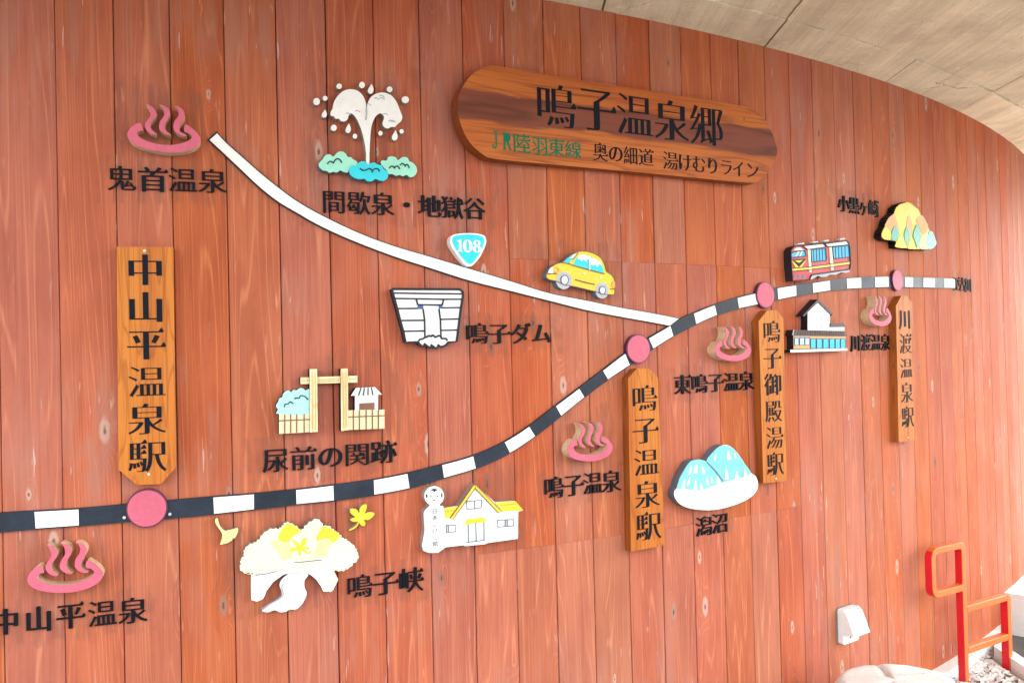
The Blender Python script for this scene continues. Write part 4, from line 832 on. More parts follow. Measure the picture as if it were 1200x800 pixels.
for i, (a, c) in enumerate(zip(edges, edges[1:])):
    xs = np.linspace(a, c, 9); g = .0025
    outer = [(x, y_at(off, x) - .004) for x in xs]; nearl = [(x, y_at(near, x)) for x in xs]
    L = jig([(a + g, outer[0][1]), (a + g, nearl[0][1])], .0016, i); Rr = jig([(c - g, nearl[-1][1]), (c - g, outer[-1][1])], .0016, i + 40)
    top = jig([(c - g, outer[-1][1])] + outer[-2:0:-1] + [(a + g, outer[0][1])], .0045, i + 80)
    con = L + [(min(max(x, a + g), c - g), y) for x, y in nearl][1:-1] + Rr[:-1] + top[:-1]
    dz = rng.uniform(-.002, .003)
    world_prism('panel', con, SOFFIT + dz, SOFFIT + .3, SLABM, slab)
    bot = jig([(a + g, outer[0][1] + .005)] + [(x, y + .006) for x, y in outer[1:-1]] + [(c - g, outer[-1][1] + .005)], .0045, i + 120)
    con = bot + [(c - g, y_at(far, c)), (a + g, y_at(far, a))]
    world_prism('edge_panel', con, SOFFIT - .004 + rng.uniform(-.001, .001), SOFFIT + .3, SLABM, slab)
con = [(x, y_at(near, x)) for x in np.linspace(-2.45, 6.5, 60)] + [(x, y_at(far, x)) for x in np.linspace(6.5, -2.45, 60)]
world_prism('slab_core', con, SOFFIT + .05, SOFFIT + .55, SLABM, slab)

# ------------------------------------------------------------------ road strip and railway strip
def strip(name, top, bot, i0, i1, d0, d1, mats, parent, inset=0.):
    """strip between two edge lines from float index i0 to i1 (pairs for top and bottom)"""
    def at(line, f):
        k = min(int(f), len(line) - 2); return line[k].lerp(line[k+1], f - k)
    n = max(2, int(abs(i1[0] - i0[0]) * 1.2)); T_, B_ = [], []
    for k in range(n + 1):
        t = k / n; a = at(top, i0[0] + (i1[0] - i0[0]) * t); b_ = at(bot, i0[1] + (i1[1] - i0[1]) * t)
        d = (b_ - a).normalized() * inset; T_.append(a + d); B_.append(b_ - d)
    return piece(name, T_ + B_[::-1], d0, d1, mats, parent)
rt, rb = pts_of('road_top'), pts_of('road_bot'); n = len(rt) - 1
road = thing('road_strip', rt[30].x, rb[30].y, 'white curved road strip with dark edges, joining the railway strip', 'road line')
strip('board', rt, rb, (0, 0), (n, n), -.003, .0095, [EDGE, EDGE], road)
strip('white_face', rt, rb, (.25, .25), (n, n), .009, .0112, [WHITE], road, .0034)
tt, tb = pts_of('rail_top'), pts_of('rail_bot'); n = len(tt) - 1
rail = thing('railway_strip', tt[75].x, tb[75].y, 'long navy railway strip with white bands, running through the pink discs', 'railway line')
strip('board', tt, tb, (0, 0), (n, n), -.003, .0105, [NAVY, EDGE], rail)
dv = SHAPES['rail_div']
for k in range(0, len(dv), 4):
    strip('white_band', tt, tb, (dv[k], dv[k+1]), (dv[k+2], dv[k+3]), .0098, .0122, [WHITE], rail, .0034)
SCREW = paint('screw_metal', (.55, .55, .56), .3, .1)
def disc_pts(s, h, r, n=40): return [Vector((s + r * math.cos(2*math.pi*i/n), h + r * math.sin(2*math.pi*i/n))) for i in range(n)]
dd = SHAPES['discs']
names = ['pink disc on the railway strip under the board with the pointed lower end', 'pink disc on the railway strip just below the road junction', 'pink disc on the railway strip beside the train cut-out', 'narrow pink disc on the railway strip above the narrowest station board']
for i in range(4):
    s, h, r = dd[3*i:3*i+3]
    o = thing('station_disc', s, h, names[i], 'disc', 'pink station discs on the railway strip')
    piece('rim', disc_pts(s, h, r), -.003, .0165, [paint('plum_rim_paint', (.10, .02, .06), .4, .1)], o)
    piece('face', disc_pts(s, h, r * .93), .016, .0182, [PINK], o)
    for a in (-.35, math.pi + .35):
        if i == 0: piece('screw', disc_pts(s + (r + .009) * math.cos(a), h + (r + .009) * math.sin(a), .0042, 10), .010, .0135, [SCREW], o)

# ------------------------------------------------------------------ name boards
HONEY = wood('honey_board', (.25, .056, .008), (.42, .118, .016), (.55, .195, .028), 'z', 1.2, .40)
HONEYS = wood('honey_board_side', (.17, .040, .009), (.29, .078, .016), (.37, .115, .023), 'z', 1.6, .4)
BT = ['中山平温泉駅', '鳴子温泉駅', '鳴子御殿湯駅', '川渡温泉駅']
BL = ['upright honey-brown station board reading 中山平温泉駅, its lower end pointed', 'upright honey-brown station board reading 鳴子温泉駅 beside the blue mountains cut-out', 'upright honey-brown station board reading 鳴子御殿湯駅 beside the bathhouse cut-out', 'narrow upright honey-brown station board reading 川渡温泉駅']
for i in range(4):
    c = pts_of('board%d' % (i + 1)); s = sum(p.x for p in c) / len(c); h = min(p.y for p in c)
    o = thing('station_board', s, h, BL[i], 'sign board', 'station boards')
    piece('board', c, -.004, .25 * U, [HONEY, HONEYS], o)
    letters('board%d' % (i + 1), 'carved', .25 * U - .001, .25 * U + .0012, [INK], o)
    tp = max(p.y for p in c)
    if i != 1: piece('screw', disc_pts(s, tp - .012 if i == 0 else h + .015, .004, 10), .25 * U - .001, .25 * U + .002, [SCREW], o)
    if i == 0: piece('screw', disc_pts(s, h + .03, .004, 10), .25 * U - .001, .25 * U + .002, [SCREW], o)

# the title board is flat, touching the bulging wall near its middle
TS = SHAPES['title_s']; tx, ty, ta = wall(TS); TD = .27 * U
def flat_put(k, h, d, frame=False):
    p = Vector((tx + math.cos(ta) * k + math.sin(ta) * d, ty + math.sin(ta) * k - math.cos(ta) * d, h))
    return Matrix.Translation(p) @ Matrix.Rotation(ta, 4, 'Z') if frame else p
TITLE = wood('title_board_wood', (.17, .036, .011), (.36, .078, .014), (.47, .135, .023), 'x', .9, .42, band=((.150, .038, .026), .016, .046), lines=9.)
TITLES = wood('title_board_side', (.12, .025, .008), (.20, .046, .012), (.27, .07, .018), 'x', 1.2, .4)
c = smooth_loop(pts_of('title'), 4)
title = thing('title_board', TS, min(p.y for p in c), 'large rounded reddish-brown title board reading 鳴子温泉郷 with green and black lines below', 'sign board')
piece('board', c, -.006, TD, [TITLE, TITLES], title, flat_put)
letters('title1', 'carved', TD - .001, TD + .0012, [INK], title, flat_put)
letters('title2', 'green', TD - .001, TD + .0012, [GREEN], title, flat_put)
letters('title3', 'small', TD - .001, TD + .0012, [INK], title, flat_put)
for (k, z) in ((-.43, .072), (.50, .10), (.565, .115), (-.30, -.105)):
    hc = sum(p.y for p in c) / len(c)
    piece('knot', disc_pts(k, hc + z * .8, .0045, 9), TD - .001, TD + .0006, [BROWNP], title, flat_put)

# ------------------------------------------------------------------ raised captions
CAP = {'cap_onikobe': 'black raised characters 鬼首温泉 below the pink hot-spring symbol near the road strip end',
 'cap_geyser': 'black raised characters 間歇泉・地獄谷 below the geyser cut-out',
 'cap_dam': 'black raised characters 鳴子ダム beside the white dam cut-out',
 'cap_gate': 'black raised characters 尿前の関跡 below the wooden gate cut-out',
 'cap_nakayama': 'black raised characters 中山平温泉 below a pink hot-spring symbol and the railway strip',
 'cap_gorge': 'black raised characters 鳴子峡 beside the gorge bridge cut-out',
 'cap_naruko': 'black raised characters 鳴子温泉 on the planks beside the 鳴子温泉駅 board',
 'cap_higashi': 'black raised characters 東鳴子温泉 between two station boards',
 'cap_lake': 'black raised characters 潟沼 below the blue mountains cut-out',
 'cap_kawatabi': 'small black raised characters 川渡温泉 between the bathhouse and the narrowest station board',
 'cap_hill': 'small black raised characters 小黒ヶ崎 beside the yellow autumn hill cut-out',
 'cap_end': 'tiny dark characters 至古川 at the far end of the railway strip'}
for k, lab in CAP.items():
    t = TEXTS[k]; o = thing('caption', (t[0][1] + t[-1][2]) / 2, min(q[3] for q in t), lab, 'lettering', 'raised black captions')
    letters(k, 'raised', -.002, .0062, [INK, INK], o, jitter=.0008)

# ------------------------------------------------------------------ hot spring symbols
def onsen(i, label):
    a, b2, c, d = SHAPES['onsen_box'][4*i:4*i+4]
    o = thing('hot_spring_symbol', (a + b2) / 2, c, label, 'symbol', 'pink hot spring symbols')
    for k, nm in enumerate(('bowl', 'steam', 'steam', 'steam')):
        v = SHAPES['onsen_%d' % k]; P = smooth_loop([Vector((a + v[j] * (b2 - a), c + v[j+1] * (d - c))) for j in range(0, len(v), 2)], 4)
        piece(nm, P, -.003, .28 * U - .0015, [PLY, PLY], o)
        q = piece('pink_face', P, .28 * U - .0015, .28 * U, [PINK, PINK], o)
ON = ['pink hot-spring symbol beside the upper end of the white road strip', 'pink hot-spring symbol under the railway strip, beside the first pink disc', 'pink hot-spring symbol between the museum cut-out and the 鳴子温泉駅 board', 'pink hot-spring symbol above the five-character caption 東鳴子温泉', 'smallest pink hot-spring symbol, beside the narrowest station board']
for i in range(5): onsen(i, ON[i])

def box_of(keys):
    P = [p for k in keys for p in pts_of(k)]; return (min(p.x for p in P) + max(p.x for p in P)) / 2, min(p.y for p in P)
# ------------------------------------------------------------------ geyser
o = thing('geyser_cutout', *box_of(['gey_pool']), 'white geyser cut-out with flying drops, mint bushes and blue pool', 'cut-out')
cut('plume', 'gey_plume', .2, [WHITE, TAUPE], o)
for i in range(14): cut('drop', 'gey_drop%d' % i, .16, [WHITE, TAUPE], o, k=2)
for i in (0, 1): cut('bush', 'gey_bush%d' % i, .2, [MINT, SLATE], o)
cut('pool', 'gey_pool', .23, [CYAN, SLATE], o)
for i in range(6): stroke('outline', 'gey_l%d' % i, .2, LINE, o)
for i in (6, 7): stroke('outline', 'gey_l%d' % i, .23, LINE, o)
stroke('outline', 'gey_l8', .2, GREYP, o, .004)
rg = random.Random(3); P0 = pts_of('gey_plume')
for k in range(16):   # small dabs on the water
    s_, h_ = rg.uniform(min(p.x for p in P0), max(p.x for p in P0)), rg.uniform(max(p.y for p in P0) - .17, max(p.y for p in P0))
    if _inside(Vector((s_, h_)), P0): piece('dab', ribbon(smooth_line([Vector((s_ - .008, h_)), Vector((s_, h_ + .003)), Vector((s_ + .008, h_ - .002))]), .0026), .2 * U - .0004, .2 * U + .0016, [GREYP], o)

# ------------------------------------------------------------------ route shield
o = thing('route_shield', *box_of(['shield']), 'white and cyan route shield numbered 108 above the road strip', 'sign')
cut('shield', 'shield', .2, [WHITE, WHITE], o); patch('face', 'shield_face', .2, CYAN, o)
letters('shield', 'carved', .2 * U, .2 * U + .0028, [WHITE], o, name='digit')

# ------------------------------------------------------------------ car
o = thing('car_cutout', *box_of(['car_wheel1']), 'yellow car cut-out with cyan windows driving on the white road strip', 'cut-out')
cut('body', 'car_body', .2, [YEL, SLATE], o, k=3)
for i in (0, 1):
    w = cut('wheel', 'car_wheel%d' % i, .206, [GREYP, SLATE], o, False)
    patch('hub', 'car_hub%d' % i, .206, WHITE, w, False, 2)
    P = pts_of('car_hub%d' % i); stroke_pts = P + [P[0]]
    piece('hub_line', ribbon(stroke_pts, .004), .206 * U, .206 * U + .003, [SLATE], w)
patch('headlamp', 'car_lamp', .2, paint('lamp_white', (.62, .74, .80), .3, .05), o, layer=2); P = pts_of('car_lampb'); piece('outline', ribbon(P + [P[0]], .0034), .2 * U - .0004, .2 * U + .003, [OCHRE], o)
patch('windscreen', 'car_shield', .2, CYAN, o, False); patch('reflection', 'car_shieldw', .2, WHITE, o, False, 2)
for i in (0, 1): patch('window', 'car_win%d' % i, .2, CYAN, o, False); patch('reflection', 'car_win%dw' % i, .2, WHITE, o, False, 2)
patch('mirror', 'car_mirror', .2, YEL, o, layer=3)
for i in (0, 1): patch('door_handle', 'car_handle%d' % i, .2, PALEY, o, False, 2)
patch('tail_lamp', 'car_tail', .2, OCHRE, o, layer=2)
for i in range(6): stroke('outline', 'car_l%d' % i, .2, BROWNP if i != 1 else WHITE, o, .0028 if i != 1 else .0045, 3)
P = smooth_loop(pts_of('car_body'), 3); piece('outline', ribbon(P + [P[0]], .0028), .2 * U - .0004, .2 * U + .0018, [BROWNP], o)

# ------------------------------------------------------------------ dam
o = thing('dam_cutout', *box_of(['dam_base']), 'white dam cut-out with dark outlines and a waterfall beside the 鳴子ダム caption', 'cut-out')
cut('dam', 'dam_base', .2, [WHITE, EDGE], o, False)
for i in range(17): stroke('outline', 'dam_l%d' % i, .2, LINE, o, .0046 if i < 13 else .0056, sm=i == 13)
stroke('outline', 'dam_edge', .2, LINE, o, .007, 3, False)
for i in (0, 1): patch('pier', 'dam_p%d' % i, .2, BLUE, o, False, 2)

# ------------------------------------------------------------------ checkpoint gate
o = thing('gate_cutout', *box_of(['gate_fence0']), 'wooden checkpoint gate cut-out with fences, mint bush and white hut', 'cut-out')
DW = EDGE
for i in (0, 1): cut('post', 'gate_post%d' % i, .24, [SAND, DW], o, False)
cut('beam', 'gate_beam', .2, [SAND, DW], o, False)
for i in (0, 1): cut('fence', 'gate_fence%d' % i, .2, [paint('straw_paint', (.78, .66, .40), .5, .06), DW], o, False)
cut('bush', 'gate_bush', .2, [paint('pale_aqua', (.36, .74, .66), .45, .06), DW], o, k=3)
cut('hut_roof', 'gate_roof', .21, [WHITE, DW], o, False); w = cut('hut', 'gate_hut', .19, [WHITE, DW], o, False); patch('doorway', 'gate_open', .19, BROWNP, w, False, 2)
for i in range(11): stroke('joint', 'gate_l%d' % i, .2, BROWNP, o, .003, sm=False)
for i in range(6): stroke('outline', 'gate_r%d' % i, .21 if i < 4 else .2, LINE, o, .003)
for i in range(4): stroke('grain', 'gate_g%d' % i, .24, OCHRE, o, .002, 1)
for i in range(4): stroke('grain', 'gate_h%d' % i, .2, OCHRE, o, .002, 1)

# ------------------------------------------------------------------ gorge
o = thing('gorge_cutout', *box_of(['gorge_base']), 'cream and yellow autumn trees cut-out over a white arched bridge and stream', 'cut-out')
cut('trees', 'gorge_base', .2, [CREAM, TAUPE], o, k=2)
patch('bridge', 'gorge_bridge', .2, WHITE, o, False)
cut('stream', 'gorge_stream', .15, [WHITE, GREYP], o)
for k_ in ('p0', 'p1'): patch('foliage', 'gorge_' + k_, .2, PALEY, o, layer=2)
for k_ in ('y0', 'y1'): patch('foliage', 'gorge_' + k_, .2, YEL, o, layer=3)
patch('foliage', 'gorge_c0', .2, CREAM, o, layer=4); patch('maple_motif', 'gorge_leaf', .2, YEL, o, layer=5)
stroke('outline', 'gorge_l0', .2, SLATE, o, .0022); stroke('outline', 'gorge_l1', .2, SLATE, o, .0022); stroke('outline', 'gorge_l2', .15, GREYP, o, .004)
o = thing('ginkgo_leaf', *box_of(['ginkgo']), 'small pale yellow ginkgo leaf cut-out under the railway strip', 'cut-out'); cut('leaf', 'ginkgo', .16, [PALEY, TAUPE], o, k=3)
o = thing('maple_leaf', *box_of(['maple']), 'small yellow maple leaf cut-out with a stalk under the railway strip', 'cut-out'); cut('leaf', 'maple', .16, [YEL, TAUPE], o, k=3)

# ------------------------------------------------------------------ doll museum
o = thing('museum_cutout', *box_of(['mus_house']), 'white house cut-out with yellow roofs and a wooden doll tower', 'cut-out')
cut('house', 'mus_house', .2, [WHITE, TAUPE], o, False)
for nm, k_ in (('roof', 'mus_rl'), ('roof', 'mus_rr'), ('porch_roof', 'mus_dr')): patch(nm, k_, .2, YEL, o, False, 2)
for k_ in ('mus_gl', 'mus_gr'): patch('gable', k_, .2, YEL, o, False, 3); P = pts_of(k_); piece('outline', ribbon(P + [P[0]], .0024), .2 * U, .2 * U + .0046, [BROWNP], o)
for i in range(14): stroke('outline', 'mus_l%d' % i, .2, SLATE if i < 12 else OCHRE, o, .0026, 2 if i < 12 else 3, False)
bd = cut('doll_body', 'mus_body', .22, [WHITE, TAUPE], o, k=3); hd = cut('doll_head', 'mus_head', .225, [WHITE, TAUPE], o, False)
patch('hair', 'mus_hair', .225, LINE, hd, False, 2)
for k_ in ('mus_e0', 'mus_e1'): patch('side_lock', k_, .225, LINE, hd, False, 2)
for k_ in ('mus_eye0', 'mus_eye1', 'mus_mo'): stroke('feature', k_, .225, LINE, hd, .003, 2)
letters('museum', 'thin', .22 * U - .0004, .22 * U + .0012, [SLATE], bd)

# ------------------------------------------------------------------ mountains and lake
o = thing('lake_cutout', *box_of(['lake_base']), 'aqua twin mountains over a white lake cut-out above the 潟沼 caption', 'cut-out')
cut('lake', 'lake_base', .24, [WHITE, SLATE], o)
patch('mountain', 'lake_m1', .24, AQUA, o); patch('mountain', 'lake_m0', .24, paint('aqua_front', (.19, .60, .58), .42, .06), o, layer=2)
for i in range(16): patch('snow_streak', 'lake_s%d' % i, .24, WHITE, o, layer=3)
P = smooth_line([pts_of('lake_m0')[i] for i in (6, 7, 8)]); piece('outline', ribbon(P, .004), .24 * U, .24 * U + .0045, [SLATE], o)

# ------------------------------------------------------------------ bathhouse
o = thing('bathhouse_cutout', *box_of(['bath_step']), 'white bathhouse cut-out with dark roofs and a row of cyan windows', 'cut-out')
ROOFP = paint('dark_roof_paint', (.085, .062, .060), .5, .2)
cut('tower', 'bath_tower', .22, [WHITE, EDGE], o, False); cut('wall', 'bath_wall', .22, [paint('oak_paint', (.45, .30, .18), .5, .1), EDGE], o, False)
cut('gable', 'bath_gable', .25, [ROOFP, EDGE], o, False)
for k_ in ('bath_roofr', 'bath_roof'): cut('roof', k_, .25, [ROOFP, EDGE], o, False)
cut('step', 'bath_step', .27, [WHITE, EDGE], o, False)
for i in range(3): patch('window', 'bath_a%d' % i, .22, paint('ice_paint', (.45, .74, .78), .4, .05), o, False)
for i in range(6): patch('window', 'bath_b%d' % i, .22, CYAN, o, False)
for i in (0, 1): patch('panel', 'bath_o%d' % i, .22, OCHRE, o, False)
for i in range(12): stroke('mark', 'bath_m%d' % i, .22, GREYP, o, .005, 1, False)
stroke('ridge', 'bath_r0', .25, GREYP, o, .004, 2, False)
P = pts_of('bath_roof')
for k in range(1, 22):
    a = P[0].lerp(P[1], k / 22); c = P[3].lerp(P[2], k / 22); piece('tile_line', ribbon([a, c], .0022), .25 * U - .0004, .25 * U + .001, [BROWNP], o)

for k_ in ['bath_a%d' % i for i in range(3)] + ['bath_b%d' % i for i in range(6)]:
    P = pts_of(k_); piece('window_frame', ribbon(P + [P[0]], .003), .22 * U, .22 * U + .0022, [BLUE], o)
# ------------------------------------------------------------------ autumn hill
o = thing('hill_cutout', *box_of(['hill_base']), 'yellow autumn hill cut-out with orange and teal tree shapes', 'cut-out')
cut('hill', 'hill_base', .26, [paint('lemon_paint', (.70, .51, .012), .42, .06), EDGE], o, k=2)
for k_, mt, ly in (('o0', PEACH, 1), ('o1', PEACH, 1), ('o2', PEACH, 1), ('p0', PALEY, 2), ('y0', YEL, 2), ('y1', YEL, 2), ('y2', YEL, 2), ('t0', TEAL, 3), ('t1', TEAL, 3), ('t2', TEAL, 3), ('t3', AQUA, 3)):
    patch('tree_shape', 'hill_' + k_, .26, mt, o, layer=ly)

# ------------------------------------------------------------------ train
o = thing('train_cutout', *box_of(['train_body']), 'red and white train cut-out with a yellow stripe standing over the railway strip', 'cut-out')
cut('body', 'train_body', .23, [RED, EDGE], o, False); cut('underframe', 'train_under', .21, [GREYP, EDGE], o, False)
for i in (0, 1): patch('roof', 'train_roof%d' % i, .23, WHITE, o, False)
patch('windscreen', 'train_ws', .23, SKYB, o, False); patch('lamp_panel', 'train_wt', .23, WHITE, o, False)
for i in (0, 1): patch('reflection', 'train_s%d' % i, .23, WHITE, o, False, 2)
patch('stripe', 'train_band', .23, YEL, o, False)
for i in (0, 1): patch('chevron', 'train_v%d' % i, .23, YEL, o, False, 2)
patch('emblem', 'train_k', .23, LINE, o, False, 3); patch('emblem', 'train_ky', .23, YEL, o, False, 4)
for i in (0, 1): patch('window', 'train_w%d' % i, .23, SKYB, o, False); patch('pillar', 'train_c%d' % i, .23, CREAM, o, False, 2)
for i in range(3): patch('coupler', 'train_b%d' % i, .23, SLATE, o, False)
for i in range(8): stroke('mullion', 'train_l%d' % i, .23, BLUE, o, .003, 2, False)
for k_ in ('train_w0', 'train_w1', 'train_ws', 'train_band', 'train_roof0', 'train_roof1'):
    P = pts_of(k_); piece('outline', ribbon(P + [P[0]], .0028), .23 * U, .23 * U + .0042, [LINE], o)
P = pts_of('train_body'); piece('outline', ribbon(P + [P[0]], .0045), .23 * U - .0004, .23 * U + .0042, [LINE], o)
for i in range(4): cut('roof_unit', 'train_t%d' % i, .12, [WHITE, WHITE], o, False)

# ------------------------------------------------------------------ hooded outlet on the wall
s0, s1, h0, h1 = SHAPES['outlet']; sm_ = (s0 + s1) / 2
o = thing('outlet_cover', sm_, h0, 'white hooded outdoor outlet cover low on the plank wall', 'outlet')
PLAS = paint('white_plastic', (.72, .72, .70), .35, .04)
def rrect(a, b2, c, d, r, n=5):
    out = []
    for cx, cy, a0 in ((b2 - r, d - r, 0), (a + r, d - r, 90), (a + r, c + r, 180), (b2 - r, c + r, 270)):
        out += [Vector((cx + r * math.cos(R(a0 + 90 * k / n)), cy + r * math.sin(R(a0 + 90 * k / n)))) for k in range(n + 1)]
    return out
piece('gasket', rrect(s0 - .003, s1 + .003, h0 - .003, h1 + .003, .014), -.003, .008, [paint('grey_gasket', (.20, .21, .22), .6, .1)], o)
piece('plate', rrect(s0, s1, h0, h1, .012), .008, .03, [PLAS], o)
H = h1 - h0; prof = [(.030, 1.0), (.042, .985), (.054, .90), (.067, .70), (.077, .52), (.084, .38), (.088, .33), (.081, .325)]   # hood in section: depth, height
V, F = [], []; wd = [(0, 0.0), (.12, 0), (.88, 0), (1, 0.0)]
cols = [s0 + .001, s0 + .008, s1 - .008, s1 - .001]; lift = [-.006, 0, 0, -.006]
for sx, lf in zip(cols, lift):
    for d_, z_ in prof: V.append(tuple(on_wall(sx, h0 + z_ * H, max(.029, d_ + lf * (d_ > .03)))))
m_ = len(prof)
for i in range(3):
    for j in range(m_ - 1): F.append((i*m_ + j, i*m_ + j + 1, (i+1)*m_ + j + 1, (i+1)*m_ + j))
for side in (0, 3):     # cheeks of the hood
    bidx = len(V); sx = cols[side]
    for d_, z_ in prof: V.append(tuple(on_wall(sx, h0 + z_ * H, .0295 if z_ > .29 else max(.0295, d_ - .03))))
    for j in range(m_ - 1): F.append((side*m_ + j, bidx + j, bidx + j + 1, side*m_ + j + 1) if side == 0 else (side*m_ + j, side*m_ + j + 1, bidx + j + 1, bidx + j))
me = bpy.data.meshes.new('hood'); me.from_pydata(V, [], F); me.materials.append(PLAS); me.update()
hd = link('hood', me, o); md = hd.modifiers.new('thick', 'SOLIDIFY'); md.thickness = .003
piece('keyhole', disc_pts(sm_ - .004, h0 + .09 * H + .01, .004, 12), .0295, .031, [EDGE], o)

# ------------------------------------------------------------------ kerb, gravel bed, step
KERB = concrete('kerb_concrete', (.66, .64, .60), (.82, .80, .77), (5, 5, 5))
kerb = [on_wall(s * PW, 0, -.01) for s in np.linspace(20, 31.6, 24)]; kout = [on_wall(s * PW, 0, .055) for s in np.linspace(20, 30.6, 22)]
c1, c2 = (2.44, 4.50), (2.50, 4.515); e1, e2 = (2.36, 3.2), (2.42, 3.2)
o = world_prism('kerb', [(p.x, p.y) for p in kout] + [c1, e1, e2, c2] + [(p.x, p.y) for p in kerb[::-1]], -.02, .075, KERB)
tag(o, 'pale concrete kerb along the foot of the plank wall', 'kerb')
p0, p1 = on_wall(31.7 * PW, 0, -.02), on_wall(49 * PW, 0, -.02)
q = [on_wall(s * PW, 0, -.02) for s in np.linspace(31.7, 49, 20)]
pa = on_wall(31.7 * PW, 0, 1.0)
o = world_prism('concrete_step', [(pa.x, pa.y), (pa.x + 2.5, pa.y + .2)] + [(v.x, v.y) for v in q[::-1]], -.02, (-9.37 + 10.9) * PW, KERB)
tag(o, 'broad white concrete step against the far end of the plank wall', 'step')
bed = [(p.x, p.y) for p in kout] + [(2.43, 4.49), (2.36, 3.2), (1.3, 3.2)]
tag(world_prism('gravel_bed', bed, -.02, .008, concrete('pale_grit', (.50, .47, .42), (.70, .67, .61), (12, 12, 12))), kind='structure')
# gravel
GRAV = paint('pale_gravel', (.74, .72, .68), .7, .12)
V, F = [], []; rg = random.Random(11)
ico = [(0, 0, 1), (.89, 0, .45), (.28, .85, .45), (-.72, .53, .45), (-.72, -.53, .45), (.28, -.85, .45), (.72, .53, -.45), (-.28, .85, -.45), (-.89, 0, -.45), (-.28, -.85, -.45), (.72, -.53, -.45), (0, 0, -1)]
icf = [(0,1,2),(0,2,3),(0,3,4),(0,4,5),(0,5,1),(1,6,2),(2,7,3),(3,8,4),(4,9,5),(5,10,1),(6,7,2),(7,8,3),(8,9,4),(9,10,5),(10,6,1),(11,7,6),(11,8,7),(11,9,8),(11,10,9),(11,6,10)]
def in_bed(x, y):
    # between the wall kerb and the cross kerb
    if x > 2.40 - (4.5 - y) * .06: return False
    k = min(range(len(kout)), key=lambda i: (kout[i].x - x)**2 + (kout[i].y - y)**2)
    a = wall((20 + 10.6 * k / 21) * PW)[2]; return ((x - kout[k].x) * math.sin(a) - (y - kout[k].y) * math.cos(a)) > .005
cnt = 0
while cnt < 3600:
    x, y = rg.uniform(1.55, 2.45), rg.uniform(3.3, 4.55)
    if not in_bed(x, y): continue
    r = rg.uniform(.009, .019); sx, sy, sz = (rg.uniform(.7, 1.3) for _ in range(3)); an = rg.uniform(0, 6.28); z = rg.uniform(.008, .026); b0 = len(V)
    for vx, vy, vz in ico:
        k = rg.uniform(.85, 1.15); ax_, ay_, az_ = vx * r * sx * k, vy * r * sy * k, vz * r * sz * .8 * k
        V.append((x + ax_ * math.cos(an) - ay_ * math.sin(an), y + ax_ * math.sin(an) + ay_ * math.cos(an), z + az_))
    F += [tuple(b0 + i for i in f) for f in icf]; cnt += 1
me = bpy.data.meshes.new('gravel'); me.from_pydata(V, [], F); me.materials.append(GRAV); me.update()
tag(link('gravel', me), 'pale gravel in the bed around the red railing posts', 'gravel', kind='stuff')
V, F = [], []
for k in range(150):      # dry leaves and twigs on the gravel
    while True:
        x, y = rg.uniform(1.6, 2.42), rg.uniform(3.4, 4.52)
        if in_bed(x, y): break
    an = rg.uniform(0, 6.28); L = rg.uniform(.02, .055); w = rg.uniform(.003, .013); z = rg.uniform(.032, .042); cu_ = rg.uniform(.004, .012); b0 = len(V)
    for t_, wz in ((-.5, .1), (-.2, 1), (.2, .9), (.5, .05)):
        for sg in (-1, 1):
            lx, ly = t_ * L, sg * w * wz; V.append((x + lx * math.cos(an) - ly * math.sin(an), y + lx * math.sin(an) + ly * math.cos(an), z + cu_ * (4 * t_ * t_) + sg * .002))
    F += [(b0 + 2*j, b0 + 2*j + 1, b0 + 2*j + 3, b0 + 2*j + 2) for j in range(3)]
me = bpy.data.meshes.new('dry_leaves'); me.from_pydata(V, [], F); me.materials.append(paint('dry_leaf', (.10, .065, .05), .7, .3)); me.update()
tag(link('dry_leaves', me), 'dark dry leaves and twigs scattered on the gravel', 'leaves', kind='stuff')

# ------------------------------------------------------------------ red railing
RAIL_SHADED = paint('rail_paint_shaded', (.62, .014, .024), .4, .05, .3); RAIL_LIT = paint('rail_paint_lit', (.64, .155, .035), .4, .05, .4)  # one red paint in two tones, imitating sunlit and shaded faces
pA, pB = Vector((2.109, 4.161)), Vector((2.425, 4.352)); dr = (pB - pA).normalized(); nr = Vector((dr.y, -dr.x))
aR = math.atan2(dr.y, dr.x)
rl = bpy.data.objects.new('railing', None); COL.objects.link(rl); rl.location = (pA.x, pA.y, 0); rl.rotation_euler = (0, 0, aR); bpy.context.view_layer.update()
tag(rl, 'red metal railing with two rounded loops standing in the gravel', 'railing')
TW, TDp = .031, .038      # tube: face width, depth
def rail_put(u, z, d): return Vector((pA.x + dr.x * u + nr.x * d, pA.y + dr.y * u + nr.y * d, z))
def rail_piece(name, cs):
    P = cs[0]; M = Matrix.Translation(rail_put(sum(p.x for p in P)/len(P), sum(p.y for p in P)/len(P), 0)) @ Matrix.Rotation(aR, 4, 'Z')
    me = prism(cs, -TDp / 2, TDp / 2, rail_put, M, [RAIL_LIT, RAIL_SHADED]); me.name = name
    for p in me.polygons:          # light painted in: sunlit orange tone on front, top, bottom; shaded red on sides
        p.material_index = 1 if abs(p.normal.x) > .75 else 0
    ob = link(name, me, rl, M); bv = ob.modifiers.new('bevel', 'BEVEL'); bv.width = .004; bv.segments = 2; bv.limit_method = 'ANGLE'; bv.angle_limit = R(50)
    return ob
zt, zb, zl, zm = (-6.28 + 10.9) * PW, (-7.62 + 10.9) * PW, (-8.33 + 10.9) * PW, (-9.62 + 10.9) * PW
lw = .25; gapw = (pB - pA).length
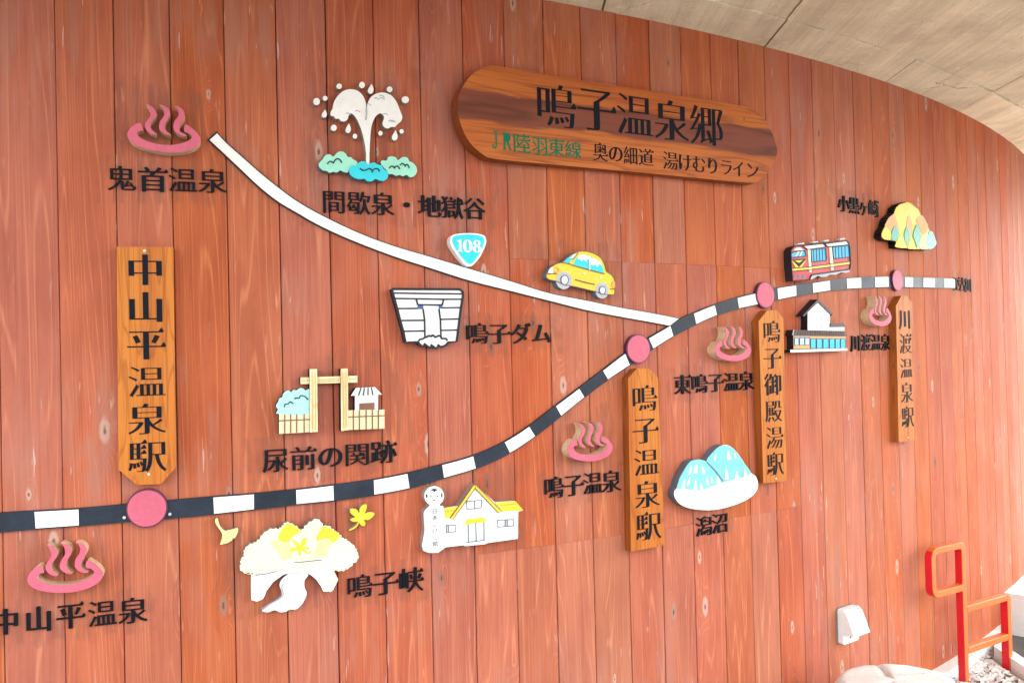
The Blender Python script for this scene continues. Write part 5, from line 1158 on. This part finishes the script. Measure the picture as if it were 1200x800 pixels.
def rr4(u0, u1, z0, z1, rs, n=6):
    """rectangle with its own corner radius each: top right, top left, bottom left, bottom right"""
    out = []
    for (cx, cy, a0), r in zip(((u1, z1, 0), (u0, z1, 90), (u0, z0, 180), (u1, z0, 270)), rs):
        sx = -1 if a0 in (0, 270) else 1; sy = -1 if a0 in (0, 90) else 1
        if r <= 0: out.append(Vector((cx, cy)))
        else: out += [Vector((cx + sx * r + r * math.cos(R(a0 + 90 * k / n)), cy + sy * r + r * math.sin(R(a0 + 90 * k / n)))) for k in range(n + 1)]
    return out
# tall post with the hand loop, all in one bent tube
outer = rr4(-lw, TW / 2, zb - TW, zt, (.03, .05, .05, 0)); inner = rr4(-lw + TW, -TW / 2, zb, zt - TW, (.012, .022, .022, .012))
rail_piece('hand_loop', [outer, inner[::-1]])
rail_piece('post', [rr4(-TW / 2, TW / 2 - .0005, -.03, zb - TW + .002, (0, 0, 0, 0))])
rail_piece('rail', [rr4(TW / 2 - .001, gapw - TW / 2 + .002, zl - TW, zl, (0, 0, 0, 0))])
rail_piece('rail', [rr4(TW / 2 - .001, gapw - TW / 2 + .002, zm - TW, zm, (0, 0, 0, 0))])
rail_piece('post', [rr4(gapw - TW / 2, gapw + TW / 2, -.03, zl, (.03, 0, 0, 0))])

# ------------------------------------------------------------------ flat-topped stone
def boulder(name, cx, cy, rx, ry, h, mat, seed):
    from mathutils import noise
    V, F = [], []; nu, nv = 64, 26
    for j in range(nv + 1):
        t_ = j / nv; prof_r = (1 - max(0, (t_ - .60) / .40) ** 2.4) if t_ > .60 else .90 + .10 * math.sin(t_ / .60 * math.pi / 2)
        zz = h * min(1, t_ / .78) ** .9 if t_ < .78 else h + .022 * h * (t_ - .78)
        for i in range(nu):
            a = 2 * math.pi * i / nu; k = 1 + .10 * noise.noise(Vector((math.cos(a) * 1.3 + seed, math.sin(a) * 1.3, t_ * .7)))
            r = prof_r * k; p = Vector((rx * r * math.cos(a), ry * r * math.sin(a), zz))
            n_ = noise.noise(p * 9 + Vector((seed, 0, 0))) * .006 + noise.noise(p * 30) * .002
            crack = -.016 * math.exp(-((p.x + .03 - .03 * math.sin(p.y * 14)) / .010) ** 2) if t_ > .5 else 0
            V.append((cx + p.x * (1 + n_), cy + p.y * (1 + n_), max(-.02, p.z + n_ + crack)))
    for j in range(nv):
        for i in range(nu): F.append((j*nu + i, j*nu + (i+1) % nu, (j+1)*nu + (i+1) % nu, (j+1)*nu + i))
    F.append(tuple(nv*nu + i for i in range(nu)))
    me = bpy.data.meshes.new(name); me.from_pydata(V, [], F); me.materials.append(mat); me.update()
    for p in me.polygons: p.use_smooth = True
    return link(name, me)
STONE = concrete('pale_stone', (.62, .56, .53), (.80, .76, .73), (9, 9, 9))
tag(boulder('stone_seat', 1.415, 3.30, .235, .20, .375, STONE, 4.2), 'pale flat-topped stone seat in front of the plank wall', 'stone')
